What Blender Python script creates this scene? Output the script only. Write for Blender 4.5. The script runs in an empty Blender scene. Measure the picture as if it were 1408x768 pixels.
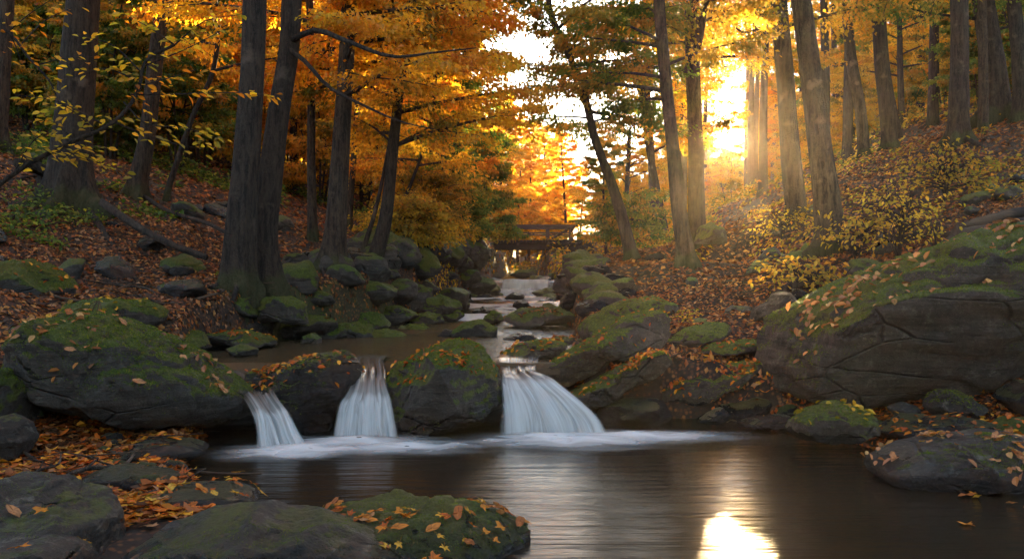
import bpy, math, random
import numpy as np
from mathutils import Vector

# ------------------------------------------------------------------ camera, sky, sun, exposure
F = 1219.0; CX = 704.0; HY = 390.0; CAMZ = 1.25
scene = bpy.context.scene
COL = scene.collection
cam_d = bpy.data.cameras.new("camera"); cam = bpy.data.objects.new("camera", cam_d); COL.objects.link(cam)
cam_d.sensor_width = 36.0; cam_d.lens = 36.0*F/1408.0
cam_d.shift_y = (HY-384.0)/1408.0
cam_d.clip_start = 0.05; cam_d.clip_end = 3000
cam.location = (0, 0, CAMZ); cam.rotation_euler = (math.radians(90), 0, 0)
scene.camera = cam

SUN_AZ = math.atan2(1005-CX, F); SUN_EL = math.atan2((HY-190)*math.cos(SUN_AZ), F)
SUN_DIR = Vector((math.sin(SUN_AZ)*math.cos(SUN_EL), math.cos(SUN_AZ)*math.cos(SUN_EL), math.sin(SUN_EL)))
world = bpy.data.worlds.new("World"); scene.world = world; world.use_nodes = True
wn = world.node_tree; bg = wn.nodes['Background']
sky = wn.nodes.new('ShaderNodeTexSky'); sky.sky_type = 'NISHITA'; sky.sun_disc = False
sky.sun_elevation = SUN_EL; sky.sun_rotation = SUN_AZ; sky.air_density = 0.9; sky.dust_density = 0.4; sky.ozone_density = 1.0
hs = wn.nodes.new('ShaderNodeHueSaturation'); hs.inputs['Saturation'].default_value = .68   # sky colour desaturated so its fill light is less blue
wn.links.new(sky.outputs[0], hs.inputs['Color']); wn.links.new(hs.outputs[0], bg.inputs[0]); bg.inputs[1].default_value = 0.055
sun_d = bpy.data.lights.new("sun_lamp", 'SUN'); sun = bpy.data.objects.new("sun_lamp", sun_d); COL.objects.link(sun)
sun_d.energy = 5.0; sun_d.angle = math.radians(0.6); sun_d.color = (1.0, 0.69, 0.34)
sun.rotation_euler = SUN_DIR.to_track_quat('Z', 'Y').to_euler()
scene.view_settings.view_transform = 'Standard'; scene.view_settings.look = 'None'
scene.view_settings.exposure = 3.85; scene.view_settings.gamma = 1.0
cy = scene.cycles
cy.use_denoising = True; cy.max_bounces = 8; cy.diffuse_bounces = 3; cy.glossy_bounces = 3; cy.transmission_bounces = 5
cy.transparent_max_bounces = 12; cy.sample_clamp_indirect = 6.0; cy.caustics_reflective = False; cy.caustics_refractive = False

rng = np.random.default_rng(7); random.seed(7)

# ------------------------------------------------------------------ helpers
def P(px, py, d):
    return np.array([(px-CX)/F*d, d, CAMZ+(HY-py)/F*d])

def _hash(ix, iy, iz, s):
    h = (ix.astype(np.int64)*374761393 + iy.astype(np.int64)*668265263 + iz.astype(np.int64)*1274126177 + s*974634777) & 0xffffffff
    h = ((h ^ (h >> 13))*1103515245) & 0xffffffff
    h = ((h ^ (h >> 16))*2246822519) & 0xffffffff
    return ((h ^ (h >> 15)) & 0xffff)/32767.5-1.0

def vnoise(p, s=0):
    p = np.asarray(p, float); i = np.floor(p).astype(np.int64); f = p-i; u = f*f*f*(f*(f*6-15)+10)
    r = 0
    for dx in (0, 1):
        wx = u[:, 0] if dx else 1-u[:, 0]
        for dy in (0, 1):
            wy = u[:, 1] if dy else 1-u[:, 1]
            for dz in (0, 1):
                wz = u[:, 2] if dz else 1-u[:, 2]
                r = r+wx*wy*wz*_hash(i[:, 0]+dx, i[:, 1]+dy, i[:, 2]+dz, s)
    return r

def fbm(p, o=4, s=0, g=.5):
    a = 1.0; r = 0; q = np.asarray(p, float)
    for k in range(o):
        r = r+a*vnoise(q, s+k*17); q = q*2.03+3.1; a *= g
    return r

def mesh(name, V, Fc, mat=None, col=None, uv=None, smooth=True):
    V = np.asarray(V, np.float32); me = bpy.data.meshes.new(name)
    groups = Fc if isinstance(Fc, list) else [Fc]
    groups = [np.asarray(g, np.int32) for g in groups if len(g)]
    nl = sum(g.size for g in groups); nf = sum(len(g) for g in groups)
    me.vertices.add(len(V)); me.vertices.foreach_set('co', V.ravel())
    me.loops.add(nl); me.loops.foreach_set('vertex_index', np.concatenate([g.ravel() for g in groups]))
    me.polygons.add(nf)
    sizes = np.concatenate([np.full(len(g), g.shape[1], np.int32) for g in groups])
    starts = np.concatenate([[0], np.cumsum(sizes)[:-1]]).astype(np.int32)
    me.polygons.foreach_set('loop_start', starts)
    me.polygons.foreach_set('use_smooth', np.full(nf, smooth, bool))
    if col is not None:
        a = me.attributes.new('col', 'FLOAT_COLOR', 'POINT')
        c = np.ones((len(V), 4), np.float32); c[:, :3] = np.asarray(col)[:, :3]; a.data.foreach_set('color', c.ravel())
    if uv is not None:
        a = me.attributes.new('st', 'FLOAT2', 'POINT'); a.data.foreach_set('vector', np.asarray(uv, np.float32).ravel())
    me.update(calc_edges=True)
    if mat is not None: me.materials.append(mat)
    return me

def obj(name, me, parent=None):
    o = bpy.data.objects.new(name, me); COL.objects.link(o)
    if parent is not None: o.parent = parent
    return o

def tag(o, label=None, cat=None, group=None, kind=None):
    if label: o['label'] = label
    if cat: o['category'] = cat
    if group: o['group'] = group
    if kind: o['kind'] = kind
    return o

def thing(name, label, cat, loc=(0, 0, 0), group=None):
    o = bpy.data.objects.new(name, None); COL.objects.link(o); o.location = loc; o.empty_display_size = .2
    return tag(o, label, cat, group)

def copy_thing(root, loc, rz=0, s=1.0, label=None):
    c = root.copy(); COL.objects.link(c); c.location = loc; c.rotation_euler = (0, 0, rz); c.scale = (s, s, s)
    if label: c['label'] = label
    for ch in list(root.children):
        k = ch.copy(); COL.objects.link(k); k.parent = c
    return c

def merge(parts):
    V = []; T = []; Q = []; n = 0; C = []
    for p in parts:
        v, f = p[0], p[1]
        V.append(v); f = np.asarray(f)+n
        (T if f.shape[1] == 3 else Q).append(f); n += len(v)
        if len(p) > 2: C.append(p[2])
    fc = []
    if Q: fc.append(np.concatenate(Q))
    if T: fc.append(np.concatenate(T))
    return np.concatenate(V), fc, (np.concatenate(C) if C else None)

def spline(pts, n):
    pts = np.asarray(pts, float)
    if len(pts) == 2: 
        t = np.linspace(0, 1, n)[:, None]; return pts[0]*(1-t)+pts[1]*t
    d = np.r_[0, np.cumsum(np.linalg.norm(np.diff(pts, axis=0), axis=1))]; t = np.linspace(0, d[-1], n)
    m = np.gradient(pts, d, axis=0)
    k = np.clip(np.searchsorted(d, t, side='right')-1, 0, len(pts)-2)
    h = (d[k+1]-d[k])[:, None]; u = ((t-d[k])[:, None])/h
    return (2*u**3-3*u**2+1)*pts[k]+(u**3-2*u**2+u)*h*m[k]+(-2*u**3+3*u**2)*pts[k+1]+(u**3-u**2)*h*m[k+1]

def tube(path, rad, sides=8, cap=True, rfun=None):
    path = np.asarray(path, float); n = len(path); rad = np.broadcast_to(np.asarray(rad, float), (n,))
    T = np.gradient(path, axis=0); T /= np.linalg.norm(T, axis=1)[:, None]+1e-9
    ref = np.array([1., 0, 0]) if abs(T[:, 0]).mean() < .8 else np.array([0, 0, 1.])
    B = np.cross(T, ref); B /= np.linalg.norm(B, axis=1)[:, None]+1e-9; N = np.cross(B, T)
    a = np.linspace(0, 2*np.pi, sides, endpoint=False)
    R = rad[:, None]*np.ones((n, sides))
    if rfun is not None: R = R*rfun(np.arange(n)[:, None]*np.ones((n, sides)), a[None, :]*np.ones((n, sides)))
    V = path[:, None, :]+R[..., None]*(np.cos(a)[None, :, None]*N[:, None, :]+np.sin(a)[None, :, None]*B[:, None, :])
    V = V.reshape(-1, 3)
    i = np.arange(n-1)[:, None]*sides; j = np.arange(sides)[None, :]; k = (j+1) % sides
    Fq = np.stack([i+j, i+k, i+sides+k, i+sides+j], -1).reshape(-1, 4)
    if cap:
        V = np.concatenate([V, path[:1], path[-1:]]); c0 = n*sides; c1 = c0+1
        j = np.arange(sides); k = (j+1) % sides
        tri = np.concatenate([np.stack([k, j, np.full(sides, c0)], -1), np.stack([(n-1)*sides+j, (n-1)*sides+k, np.full(sides, c1)], -1)])
        Fq = np.concatenate([Fq, np.concatenate([tri, tri[:, 2:]], 1)])  # degenerate quads avoided below
        Fq = Fq[:len(Fq)-2*sides]
        return V, Fq, tri
    return V, Fq, np.zeros((0, 3), int)

def tubes_mesh(name, tubes, mat, col=None):
    V = []; Q = []; T = []; n = 0
    for v, q, t in tubes:
        V.append(v); Q.append(q+n); T.append(t+n); n += len(v)
    return mesh(name, np.concatenate(V), [np.concatenate(Q), np.concatenate(T)], mat)

# ------------------------------------------------------------------ materials
class NT:
    def __init__(s, name):
        s.m = bpy.data.materials.new(name); s.m.use_nodes = True; s.t = s.m.node_tree; s.n = s.t.nodes; s.n.clear()
        s.out = s.n.new('ShaderNodeOutputMaterial')
    def new(s, t, **kw):
        nd = s.n.new('ShaderNode'+t)
        for k, v in kw.items():
            if k.startswith('i_'):
                key = k[2:]; key = int(key) if key.isdigit() else key.replace('_', ' ')
                nd.inputs[key].default_value = v
            else: setattr(nd, k, v)
        return nd
    def link(s, a, b): s.t.links.new(a, b)
    def noise(s, vec, scale, detail=4, rough=.55, dist=0):
        n = s.new('TexNoise', i_Scale=scale, i_Detail=detail, i_Roughness=rough, i_Distortion=dist)
        if vec is not None: s.link(vec, n.inputs['Vector'])
        return n.outputs['Fac']
    def ramp(s, fac, stops):
        r = s.new('ValToRGB'); e = r.color_ramp.elements
        while len(e) < len(stops): e.new(.5)
        for k, (p, c) in enumerate(stops):
            e[k].position = p; e[k].color = (c[0], c[1], c[2], 1) if not isinstance(c, (int, float)) else (c, c, c, 1)
        s.link(fac, r.inputs[0]); return r.outputs[0]
    def mix(s, fac, a, b, mode='MIX'):
        m = s.new('MixRGB', blend_type=mode)
        for inp, v in ((m.inputs[0], fac), (m.inputs[1], a), (m.inputs[2], b)):
            if isinstance(v, (int, float)): inp.default_value = v
            elif isinstance(v, tuple): inp.default_value = (*v, 1)[:4]
            else: s.link(v, inp)
        return m.outputs[0]
    def math(s, op, a, b=None, clamp=False):
        m = s.new('Math', operation=op, use_clamp=clamp)
        for inp, v in ((m.inputs[0], a), (m.inputs[1], b)):
            if v is None: continue
            if isinstance(v, (int, float)): inp.default_value = v
            else: s.link(v, inp)
        return m.outputs[0]
    def mapr(s, v, a, b, c=0., d=1.):
        m = s.new('MapRange', i_1=a, i_2=b, i_3=c, i_4=d, interpolation_type='SMOOTHSTEP'); s.link(v, m.inputs[0]); return m.outputs[0]
    def bump(s, h, strength=.5, dist=.02, normal=None):
        b = s.new('Bump', i_Strength=strength, i_Distance=dist); s.link(h, b.inputs['Height'])
        if normal is not None: s.link(normal, b.inputs['Normal'])
        return b.outputs[0]
    def vscale(s, vec, sc):
        m = s.new('Mapping'); m.inputs['Scale'].default_value = sc; s.link(vec, m.inputs[0]); return m.outputs[0]
    def principled(s, **kw):
        return s.new('BsdfPrincipled', **kw)

def pos(n): return n.new('NewGeometry').outputs['Position']
def objc(n): return n.new('TexCoord').outputs['Object']

def mat_leaf(name, trans=.5, rough=.5, gain=1.6):
    n = NT(name); a = n.new('Attribute', attribute_name='col')
    d = n.new('BsdfDiffuse'); n.link(a.outputs['Color'], d.inputs[0])
    t = n.new('BsdfTranslucent'); tc = n.mix(1.0, a.outputs['Color'], (gain, gain*.95, gain*.7), 'MULTIPLY'); n.link(tc, t.inputs[0])
    mx = n.new('MixShader', i_0=trans); n.link(d.outputs[0], mx.inputs[1]); n.link(t.outputs[0], mx.inputs[2])
    g = n.new('BsdfGlossy', i_Roughness=rough); m2 = n.new('MixShader', i_0=.03); n.link(mx.outputs[0], m2.inputs[1]); n.link(g.outputs[0], m2.inputs[2])
    n.link(m2.outputs[0], n.out.inputs[0]); return n.m

def mat_bark(name, c1, c2, moss=.55):
    n = NT(name); p = objc(n)
    st = n.vscale(p, (1, 1, .16))
    f1 = n.noise(st, 19, 6, .72, .25); f2 = n.noise(p, 3.0, 4); f3 = n.noise(p, 60, 3); f4 = n.noise(n.vscale(p, (1, 1, .45)), 42, 4, .7)
    f1 = n.math('ADD', n.math('MULTIPLY', f1, .72), n.math('MULTIPLY', f4, .28))
    c = n.ramp(f1, [(.43, tuple(x*.55 for x in c1)), (.5, tuple(x*.5+y*.5 for x, y in zip(c1, c2))), (.6, c2)])
    c = n.mix(n.mapr(f2, .58, .72), c, tuple(x*1.7+.015 for x in c2))
    a = n.new('Attribute', attribute_name='col'); sep = n.new('SeparateColor'); n.link(a.outputs['Color'], sep.inputs[0])
    mm = n.math('MULTIPLY', n.mapr(n.math('ADD', sep.outputs[0], n.math('MULTIPLY', f2, .9)), .98, 1.25), moss)
    mossc = n.mix(f3, (.02, .03, .005), (.07, .085, .012))
    c = n.mix(mm, c, mossc)
    b = n.principled(i_Roughness=.9); n.link(c, b.inputs['Base Color'])
    h = n.math('ADD', f1, n.math('MULTIPLY', f3, .35))
    n.link(n.bump(h, 1.0, .11), b.inputs['Normal']); n.link(b.outputs[0], n.out.inputs[0]); return n.m

def mat_rock(name, base=(.05, .045, .038), moss=.5, mossbias=0., wet=0., lichen=.4):
    n = NT(name); p = pos(n); g = n.new('NewGeometry')
    sep = n.new('SeparateXYZ'); n.link(g.outputs['Normal'], sep.inputs[0])
    sp = n.new('SeparateXYZ'); n.link(p, sp.inputs[0])
    big = n.noise(p, 1.6, 5, .6); mid = n.noise(p, 7, 6, .65); fine = n.noise(p, 70, 4, .7); sp1 = n.noise(p, 240, 2, .7)
    c = n.ramp(mid, [(.32, tuple(x*.35 for x in base)), (.52, base), (.7, tuple(x*2.0 for x in base))])
    strat = n.noise(n.vscale(p, (1.5, 1.5, 22)), 1.0, 4, .6, .8)
    c = n.mix(.45, c, n.ramp(strat, [(.35, tuple(x*.4 for x in base)), (.65, tuple(x*1.5 for x in base))]))
    lm = n.math('MULTIPLY', n.mapr(n.noise(p, 9, 6, .75), .56, .66), lichen)
    vo = n.new('TexVoronoi', feature='DISTANCE_TO_EDGE', i_Scale=1.0); n.link(n.mix(.22, n.vscale(p, (1.6, 1.6, 4.5)), n.new('TexNoise', i_Scale=2.5, i_Detail=6).outputs['Color']), vo.inputs['Vector'])
    crack = n.math('MULTIPLY', n.mapr(vo.outputs['Distance'], .0, .03, 1, 0), n.mapr(n.noise(p, 1.3, 2), .45, .6))
    c = n.mix(lm, c, (.2, .205, .17)); c = n.mix(n.math('MULTIPLY', crack, .6), c, tuple(x*.12 for x in base))
    c = n.mix(n.mapr(fine, .56, .7), c, tuple(x*2.6 for x in base)); c = n.mix(n.mapr(sp1, .3, .42, 1, 0), c, tuple(x*.2 for x in base))
    # moss on faces that look up
    up = n.math('ADD', sep.outputs[2], n.math('MULTIPLY', n.math('SUBTRACT', n.math('ADD', big, n.math('MULTIPLY', mid, .8)), .9), 1.6))
    mm = n.mapr(up, .62-mossbias, .86-mossbias); mm = n.math('MULTIPLY', mm, 1.0 if moss > 0 else 0.0)
    mossn = n.noise(p, 38, 5, .75)
    mc = n.ramp(mossn, [(.28, (.016, .028, .002)), (.5, (.06, .11, .006)), (.7, (.15, .22, .014))])
    mc = n.mix(n.mapr(big, .45, .65), mc, n.mix(.5, mc, (.14, .12, .012)))
    mfac = n.math('MULTIPLY', mm, moss)
    c = n.mix(mfac, c, mc)
    wz = n.mapr(n.math('SUBTRACT', sp.outputs[2], n.math('MULTIPLY', mid, .18)), .0, .16, 1, 0)  # splash line near the pool
    wm = n.math('MAXIMUM', wz, wet, True)
    c = n.mix(n.math('MULTIPLY', wm, .6), c, tuple(x*.25 for x in base))
    b = n.principled(); n.link(c, b.inputs['Base Color'])
    rr = n.math('SUBTRACT', .62, n.math('MULTIPLY', n.math('MULTIPLY', wm, n.math('SUBTRACT', 1.0, mfac)), .55)); n.link(rr, b.inputs['Roughness'])
    h = n.math('ADD', n.math('MULTIPLY', mid, .5), n.math('ADD', n.math('MULTIPLY', fine, .3), n.math('MULTIPLY', sp1, .12)))
    hm = n.math('ADD', h, n.math('MULTIPLY', n.math('MULTIPLY', mfac, mossn), .8))
    hm = n.math('SUBTRACT', n.math('ADD', hm, n.math('MULTIPLY', strat, .5)), n.math('MULTIPLY', n.math('MULTIPLY', crack, n.math('SUBTRACT', 1.0, mfac)), .9)); n.link(n.bump(hm, 1.0, .09), b.inputs['Normal']); n.link(b.outputs[0], n.out.inputs[0]); return n.m

def mat_ground():
    n = NT('leaf_litter_soil'); p = pos(n)
    v = n.new('TexVoronoi', i_Scale=31.0); n.link(n.mix(.14, p, n.new('TexNoise', i_Scale=9).outputs['Color']), v.inputs['Vector'])
    big = n.noise(p, .5, 5, .6); mid = n.noise(p, 4, 5)
    sepc = n.new('SeparateColor'); n.link(v.outputs['Color'], sepc.inputs[0])
    litter = n.ramp(sepc.outputs[0], [(0, (.028, .013, .007)), (.35, (.07, .03, .012)), (.7, (.14, .055, .018)), (1, (.2, .09, .03))])
    litter = n.mix(n.mapr(v.outputs['Distance'], .25, .6), litter, (.02, .012, .008))
    soil = n.mix(mid, (.012, .009, .006), (.035, .022, .013))
    c = n.mix(n.mapr(mid, .35, .5), soil, litter)
    green = n.mix(mid, (.02, .03, .006), (.06, .07, .012))
    c = n.mix(n.math('MULTIPLY', n.mapr(big, .52, .68), .7), c, green)
    b = n.principled(i_Roughness=.9); n.link(c, b.inputs['Base Color'])
    n.link(n.bump(n.math('ADD', sepc.outputs[1], mid), .8, .04), b.inputs['Normal']); n.link(b.outputs[0], n.out.inputs[0]); return n.m

def mat_water(name, base=(.015, .012, .008), rough=.2, sx=.7, sy=6.5, bs=.08):
    n = NT(name); p = pos(n)
    w1 = n.noise(n.vscale(p, (sx, sy, 1)), 1.0, 4, .55, .6); w2 = n.noise(n.vscale(p, (sx*4, sy*4, 1)), 1.0, 3, .5, .3)
    big = n.noise(p, 1.1, 3)
    c = n.mix(big, tuple(x*.5 for x in base), tuple(x*1.8 for x in base))
    b = n.principled(i_Roughness=rough, i_IOR=1.33, i_Specular_IOR_Level=.13); n.link(c, b.inputs['Base Color'])
    h = n.math('ADD', w1, n.math('MULTIPLY', w2, .25))
    n.link(n.bump(h, bs, .25), b.inputs['Normal']); n.link(b.outputs[0], n.out.inputs[0]); return n.m

def mat_fall(name, white=(.8, .87, .9), brown=(.05, .035, .02), v0=.25, v1=.45, dens=1.0, strands=30.):
    # st.x runs across the fall, st.y along the flow
    n = NT(name); a = n.new('Attribute', attribute_name='st'); sep = n.new('SeparateXYZ'); n.link(a.outputs['Vector'], sep.inputs[0])
    s1 = n.noise(n.vscale(a.outputs['Vector'], (strands, 1.1, 1)), 1.0, 4, .7, .5)
    s2 = n.noise(n.vscale(a.outputs['Vector'], (strands*.22, .8, 1)), 1.0, 3, .5, .5)
    st = n.math('ADD', n.math('MULTIPLY', s1, .6), n.math('MULTIPLY', s2, .6))
    fv = n.mapr(sep.outputs[1], v0, v1)
    edge = n.math('MULTIPLY', n.mapr(sep.outputs[0], 0., .12), n.mapr(sep.outputs[0], .88, 1., 1, 0))
    col = n.mix(n.mapr(st, .4, .72), tuple(x*.68 for x in white), white)
    d = n.new('BsdfDiffuse'); n.link(col, d.inputs[0]); t = n.new('BsdfTranslucent'); n.link(col, t.inputs[0])
    m = n.new('MixShader', i_0=.45); n.link(d.outputs[0], m.inputs[1]); n.link(t.outputs[0], m.inputs[2])
    tr = n.new('BsdfTransparent')
    al = n.math('MULTIPLY', n.mapr(st, .25, .62, .42, 1.0), n.math('MULTIPLY', edge, dens), True)
    w = n.new('MixShader'); n.link(al, w.inputs[0]); n.link(tr.outputs[0], w.inputs[1]); n.link(m.outputs[0], w.inputs[2])
    ch = n.principled(i_Roughness=.16, i_IOR=1.33); n.link(n.mix(n.mapr(st, .55, .85), brown, tuple(x*.28 for x in white)), ch.inputs['Base Color'])
    n.link(n.bump(st, .35, .05), ch.inputs['Normal'])
    ce = n.new('MixShader'); n.link(n.math('MULTIPLY', edge, n.mapr(sep.outputs[1], 0., .08)), ce.inputs[0]); n.link(tr.outputs[0], ce.inputs[1]); n.link(ch.outputs[0], ce.inputs[2])
    f = n.new('MixShader'); n.link(fv, f.inputs[0]); n.link(ce.outputs[0], f.inputs[1]); n.link(w.outputs[0], f.inputs[2])
    n.link(f.outputs[0], n.out.inputs[0]); return n.m

def mat_foam():
    # st = radial coordinate (0 centre .. 1 rim) and angle-like coordinate
    n = NT('milky_foam'); a = n.new('Attribute', attribute_name='st'); sep = n.new('SeparateXYZ'); n.link(a.outputs['Vector'], sep.inputs[0])
    p = pos(n); s1 = n.noise(n.vscale(p, (2.2, 7, 1)), 1.0, 4, .6, .6)
    al = n.math('MULTIPLY', n.math('POWER', n.mapr(n.math('ADD', sep.outputs[0], n.math('MULTIPLY', n.math('SUBTRACT', s1, .5), .7)), .0, .95, 1, 0), 1.9), .72, True)
    d = n.new('BsdfDiffuse'); d.inputs[0].default_value = (.8, .86, .89, 1); tr = n.new('BsdfTransparent')
    m = n.new('MixShader'); n.link(al, m.inputs[0]); n.link(tr.outputs[0], m.inputs[1]); n.link(d.outputs[0], m.inputs[2])
    n.link(m.outputs[0], n.out.inputs[0]); return n.m

def mat_wood(name, c1, c2, grain=(1, 12, 12)):
    n = NT(name); p = objc(n); f = n.noise(n.vscale(p, grain), 3, 5, .6, .3); f2 = n.noise(p, 2, 4)
    c = n.mix(f, c1, c2); c = n.mix(n.mapr(f2, .55, .7), c, tuple(x*.5 for x in c1))
    b = n.principled(i_Roughness=.85); n.link(c, b.inputs['Base Color']); n.link(n.bump(f, .6, .02), b.inputs['Normal']); n.link(b.outputs[0], n.out.inputs[0]); return n.m

M_LEAF = mat_leaf('autumn_leaf', .62, .5, 1.75)
M_LITTER = mat_leaf('fallen_leaf', .25, .45, 1.2)
M_BARK = mat_bark('beech_bark', (.020, .014, .009), (.085, .060, .040))
M_BARK2 = mat_bark('dark_bark', (.014, .010, .007), (.058, .042, .030))
M_BARKF = mat_bark('far_bark', (.022, .015, .010), (.06, .042, .028), .2)
M_ROCK = mat_rock('mossy_stone', moss=.95, mossbias=.12)
M_ROCKM = mat_rock('very_mossy_stone', moss=1.0, mossbias=.45, lichen=.25)
M_ROCKB = mat_rock('bare_stone', base=(.032, .029, .025), moss=.75, mossbias=-.3, lichen=.55)
M_ROCKW = mat_rock('wet_stone', base=(.03, .027, .025), moss=.5, mossbias=-.1, wet=.75, lichen=.15)
M_GROUND = mat_ground()
M_POOL = mat_water('pool_water')
M_STREAM = mat_water('stream_water', base=(.05, .038, .022), rough=.14, sx=4, sy=6, bs=.2)
M_FOAM = mat_foam()
M_FALL = mat_fall('falling_water')
M_FALL2 = mat_fall('falling_water_threads', strands=15.)
M_CASC = mat_fall('cascade_water', v0=.0, v1=.1, dens=1.7, strands=16., white=(.9, .93, .95))
M_WOOD = mat_wood('weathered_timber', (.06, .04, .026), (.14, .1, .065))
M_WOODD = mat_wood('dark_timber', (.025, .017, .012), (.055, .036, .024))
M_LOG = mat_wood('rotten_log', (.03, .02, .013), (.09, .055, .03))

# ------------------------------------------------------------------ terrain
YK = np.array([-30, 3, 4, 5, 6.1, 7.4, 8.1, 8.5, 10, 12, 13.5, 16, 20, 25, 29, 32, 42, 60, 100])
XL = np.array([-3, -1.2, -.95, -1.5, -2.0, -2.35, -2.6, -3.0, -3.3, -2.8, -2.0, -1.6, -1.6, -1.2, -.75, -.75, -.5, .1, 1.])
XR = np.array([5, 3.6, 3.4, 3.0, 2.6, 2.35, 2.2, .55, .6, .75, .8, .85, 1.1, 1.2, 1.4, 1.4, 1.3, 1.6, 2.])
WY = np.array([-30, 8.0, 8.35, 12.9, 13.3, 16, 16.2, 20, 20.2, 24, 24.2, 28.4, 28.9, 29.6, 30.2, 42, 48, 60, 100])
WZ = np.array([0, 0, .5, .51, .56, .58, .66, .68, .76, .78, .85, .87, 1.06, 1.07, 1.36, 1.5, 1.75, 2.5, 5.])
def wlev(y): return np.interp(y, WY, WZ)
_ctrl_px = [ # px, py, d
 (100,655,5.4),(0,625,5.8),(-150,600,6),(60,690,4.6),(0,410,9),(150,430,9.5),(-150,380,8.5),(0,330,11.5),(200,385,11.5),(325,394,11.5),(385,408,11.8),
 (95,288,13),(250,330,13),(190,268,15),(0,205,16),(455,366,14),(515,360,15),(0,165,20),(250,235,20),(428,318,18),(560,340,20),(620,352,22),(-250,180,16),
 (0,130,30),(250,195,30),(450,255,30),(600,310,30),(0,105,45),(300,185,45),(500,250,45),(620,305,45),(300,170,70),(600,270,70),(660,350,30),
 (1200,560,8),(1320,600,7),(1408,620,6.2),(1000,566,8.6),(1050,490,9.5),(1408,420,8.6),(1600,400,8),(1005,440,12),(1005,400,15),(1005,371,18),(1005,330,25),(1150,392,11.5),(1250,352,11.5),(1408,305,11.5),
 (1140,343,14),(945,360,15),(870,353,17),(1095,298,18),(958,328,19),(1250,258,18),(1408,215,18),(1187,218,24),(1320,193,20),(1408,145,24),(1650,150,18),
 (1000,290,35),(1200,185,35),(1408,115,35),(900,312,55),(1000,288,55),(1200,180,55),(1408,95,55),(850,345,24),(797,390,22),(795,386,26),(792,380,32),(815,364,38),(838,340,41),(740,366,60),(740,335,80),(650,335,50),
 (1000,440,10.5),(900,455,11)]
_C = [P(*c) for c in _ctrl_px]+[np.array(v, float) for v in [(-8,-10,2.5),(8,-10,2.5),(0,-10,-.3),(-4,2,.4),(-3,3.5,.15),(6,2,.8),(5,4,.25),(-9,2,1.5),(10,3,2.2),(-20,-5,6),(20,-5,6),(-30,25,12),(35,25,15),(0,120,14),(-60,90,26),(60,90,26),(-60,20,22),(60,20,22)]]
_C = np.array(_C); _n = len(_C)
_D = np.linalg.norm(_C[:, None, :2]-_C[None, :, :2], axis=2)
_A = np.zeros((_n+3, _n+3)); _A[:_n, :_n] = _D-np.eye(_n)*.0; _A[:_n, _n] = 1; _A[:_n, _n+1:] = _C[:, :2]; _A[_n, :_n] = 1; _A[_n+1:, :_n] = _C[:, :2].T
_W = np.linalg.solve(_A, np.r_[_C[:, 2], 0, 0, 0])
def ground(x, y):
    x = np.atleast_1d(np.asarray(x, float)); y = np.atleast_1d(np.asarray(y, float)); out = np.empty(len(x))
    for s in range(0, len(x), 20000):
        xx = x[s:s+20000]; yy = y[s:s+20000]
        r = np.hypot(xx[:, None]-_C[None, :, 0], yy[:, None]-_C[None, :, 1])
        z = r@_W[:_n]+_W[_n]+_W[_n+1]*xx+_W[_n+2]*yy
        q = np.stack([xx, yy, 0*xx], 1)
        z = z+.10*fbm(q*.55, 3, 5)+.035*fbm(q*2.6, 3, 9)
        w = wlev(yy); l = np.interp(yy, YK, XL); rr = np.interp(yy, YK, XR)
        s_ = np.maximum(l-xx, xx-rr)       # distance outside the channel
        bank = w+.04+np.clip(s_, 0, .5)*.12-np.clip(s_-.6, 0, 9)*1.5
        k = np.clip(s_/.35, 0, 1); k = k*k*(3-2*k)
        bed = w-.35+.33*np.clip((yy-42)/5, 0, 1)
        z = bed*(1-k)+np.maximum(z, bank)*k
        far = np.clip((yy-46)/34, 0, 1)*np.clip((xx+16)/22, 0, 1); far = far*far*(3-2*far); z = z*(1-far)+np.minimum(z, 4.+.02*np.maximum(yy-60, 0))*far; z = np.minimum(z, 24)
        out[s:s+20000] = z
    return out
def sunpath(x, y): return abs(x-y*SUN_DIR[0]/SUN_DIR[1]) < .42 and y < 32   # the strip of bank the low sun skims over
def g1(x, y): return float(ground([x], [y])[0])
def hit(px, py, dmin=3.0, dmax=110):
    d = np.linspace(dmin, dmax, 3000); x = (px-CX)/F*d; z = CAMZ+(HY-py)/F*d
    g = np.maximum(ground(x, d), wlev(d)-.0); k = np.nonzero(z <= g)[0]
    i = k[0] if len(k) else len(d)-1
    return P(px, py, d[i])

def axis_grid(lo, hi, fine_lo, fine_hi, step, grow):
    a = [fine_lo]; s = step
    while a[-1] > lo: s *= grow; a.append(a[-1]-s)
    b = list(np.arange(fine_lo+step, fine_hi, step)); s = step
    c = [fine_hi]
    while c[-1] < hi: s *= grow; c.append(c[-1]+s)
    return np.array(a[::-1]+b+c)
gx = axis_grid(-130, 130, -9, 9, .1, 1.06); gy = axis_grid(-60, 170, 2.5, 17, .1, 1.045)
GX, GY = np.meshgrid(gx, gy); GZ = ground(GX.ravel(), GY.ravel())
V = np.stack([GX.ravel(), GY.ravel(), GZ], 1); nx = len(gx); ny = len(gy)
ii = (np.arange(ny-1)[:, None]*nx+np.arange(nx-1)[None, :]).ravel()
tag(obj('ground', mesh('ground', V, np.stack([ii, ii+1, ii+nx+1, ii+nx], 1), M_GROUND)), kind='structure')

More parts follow.
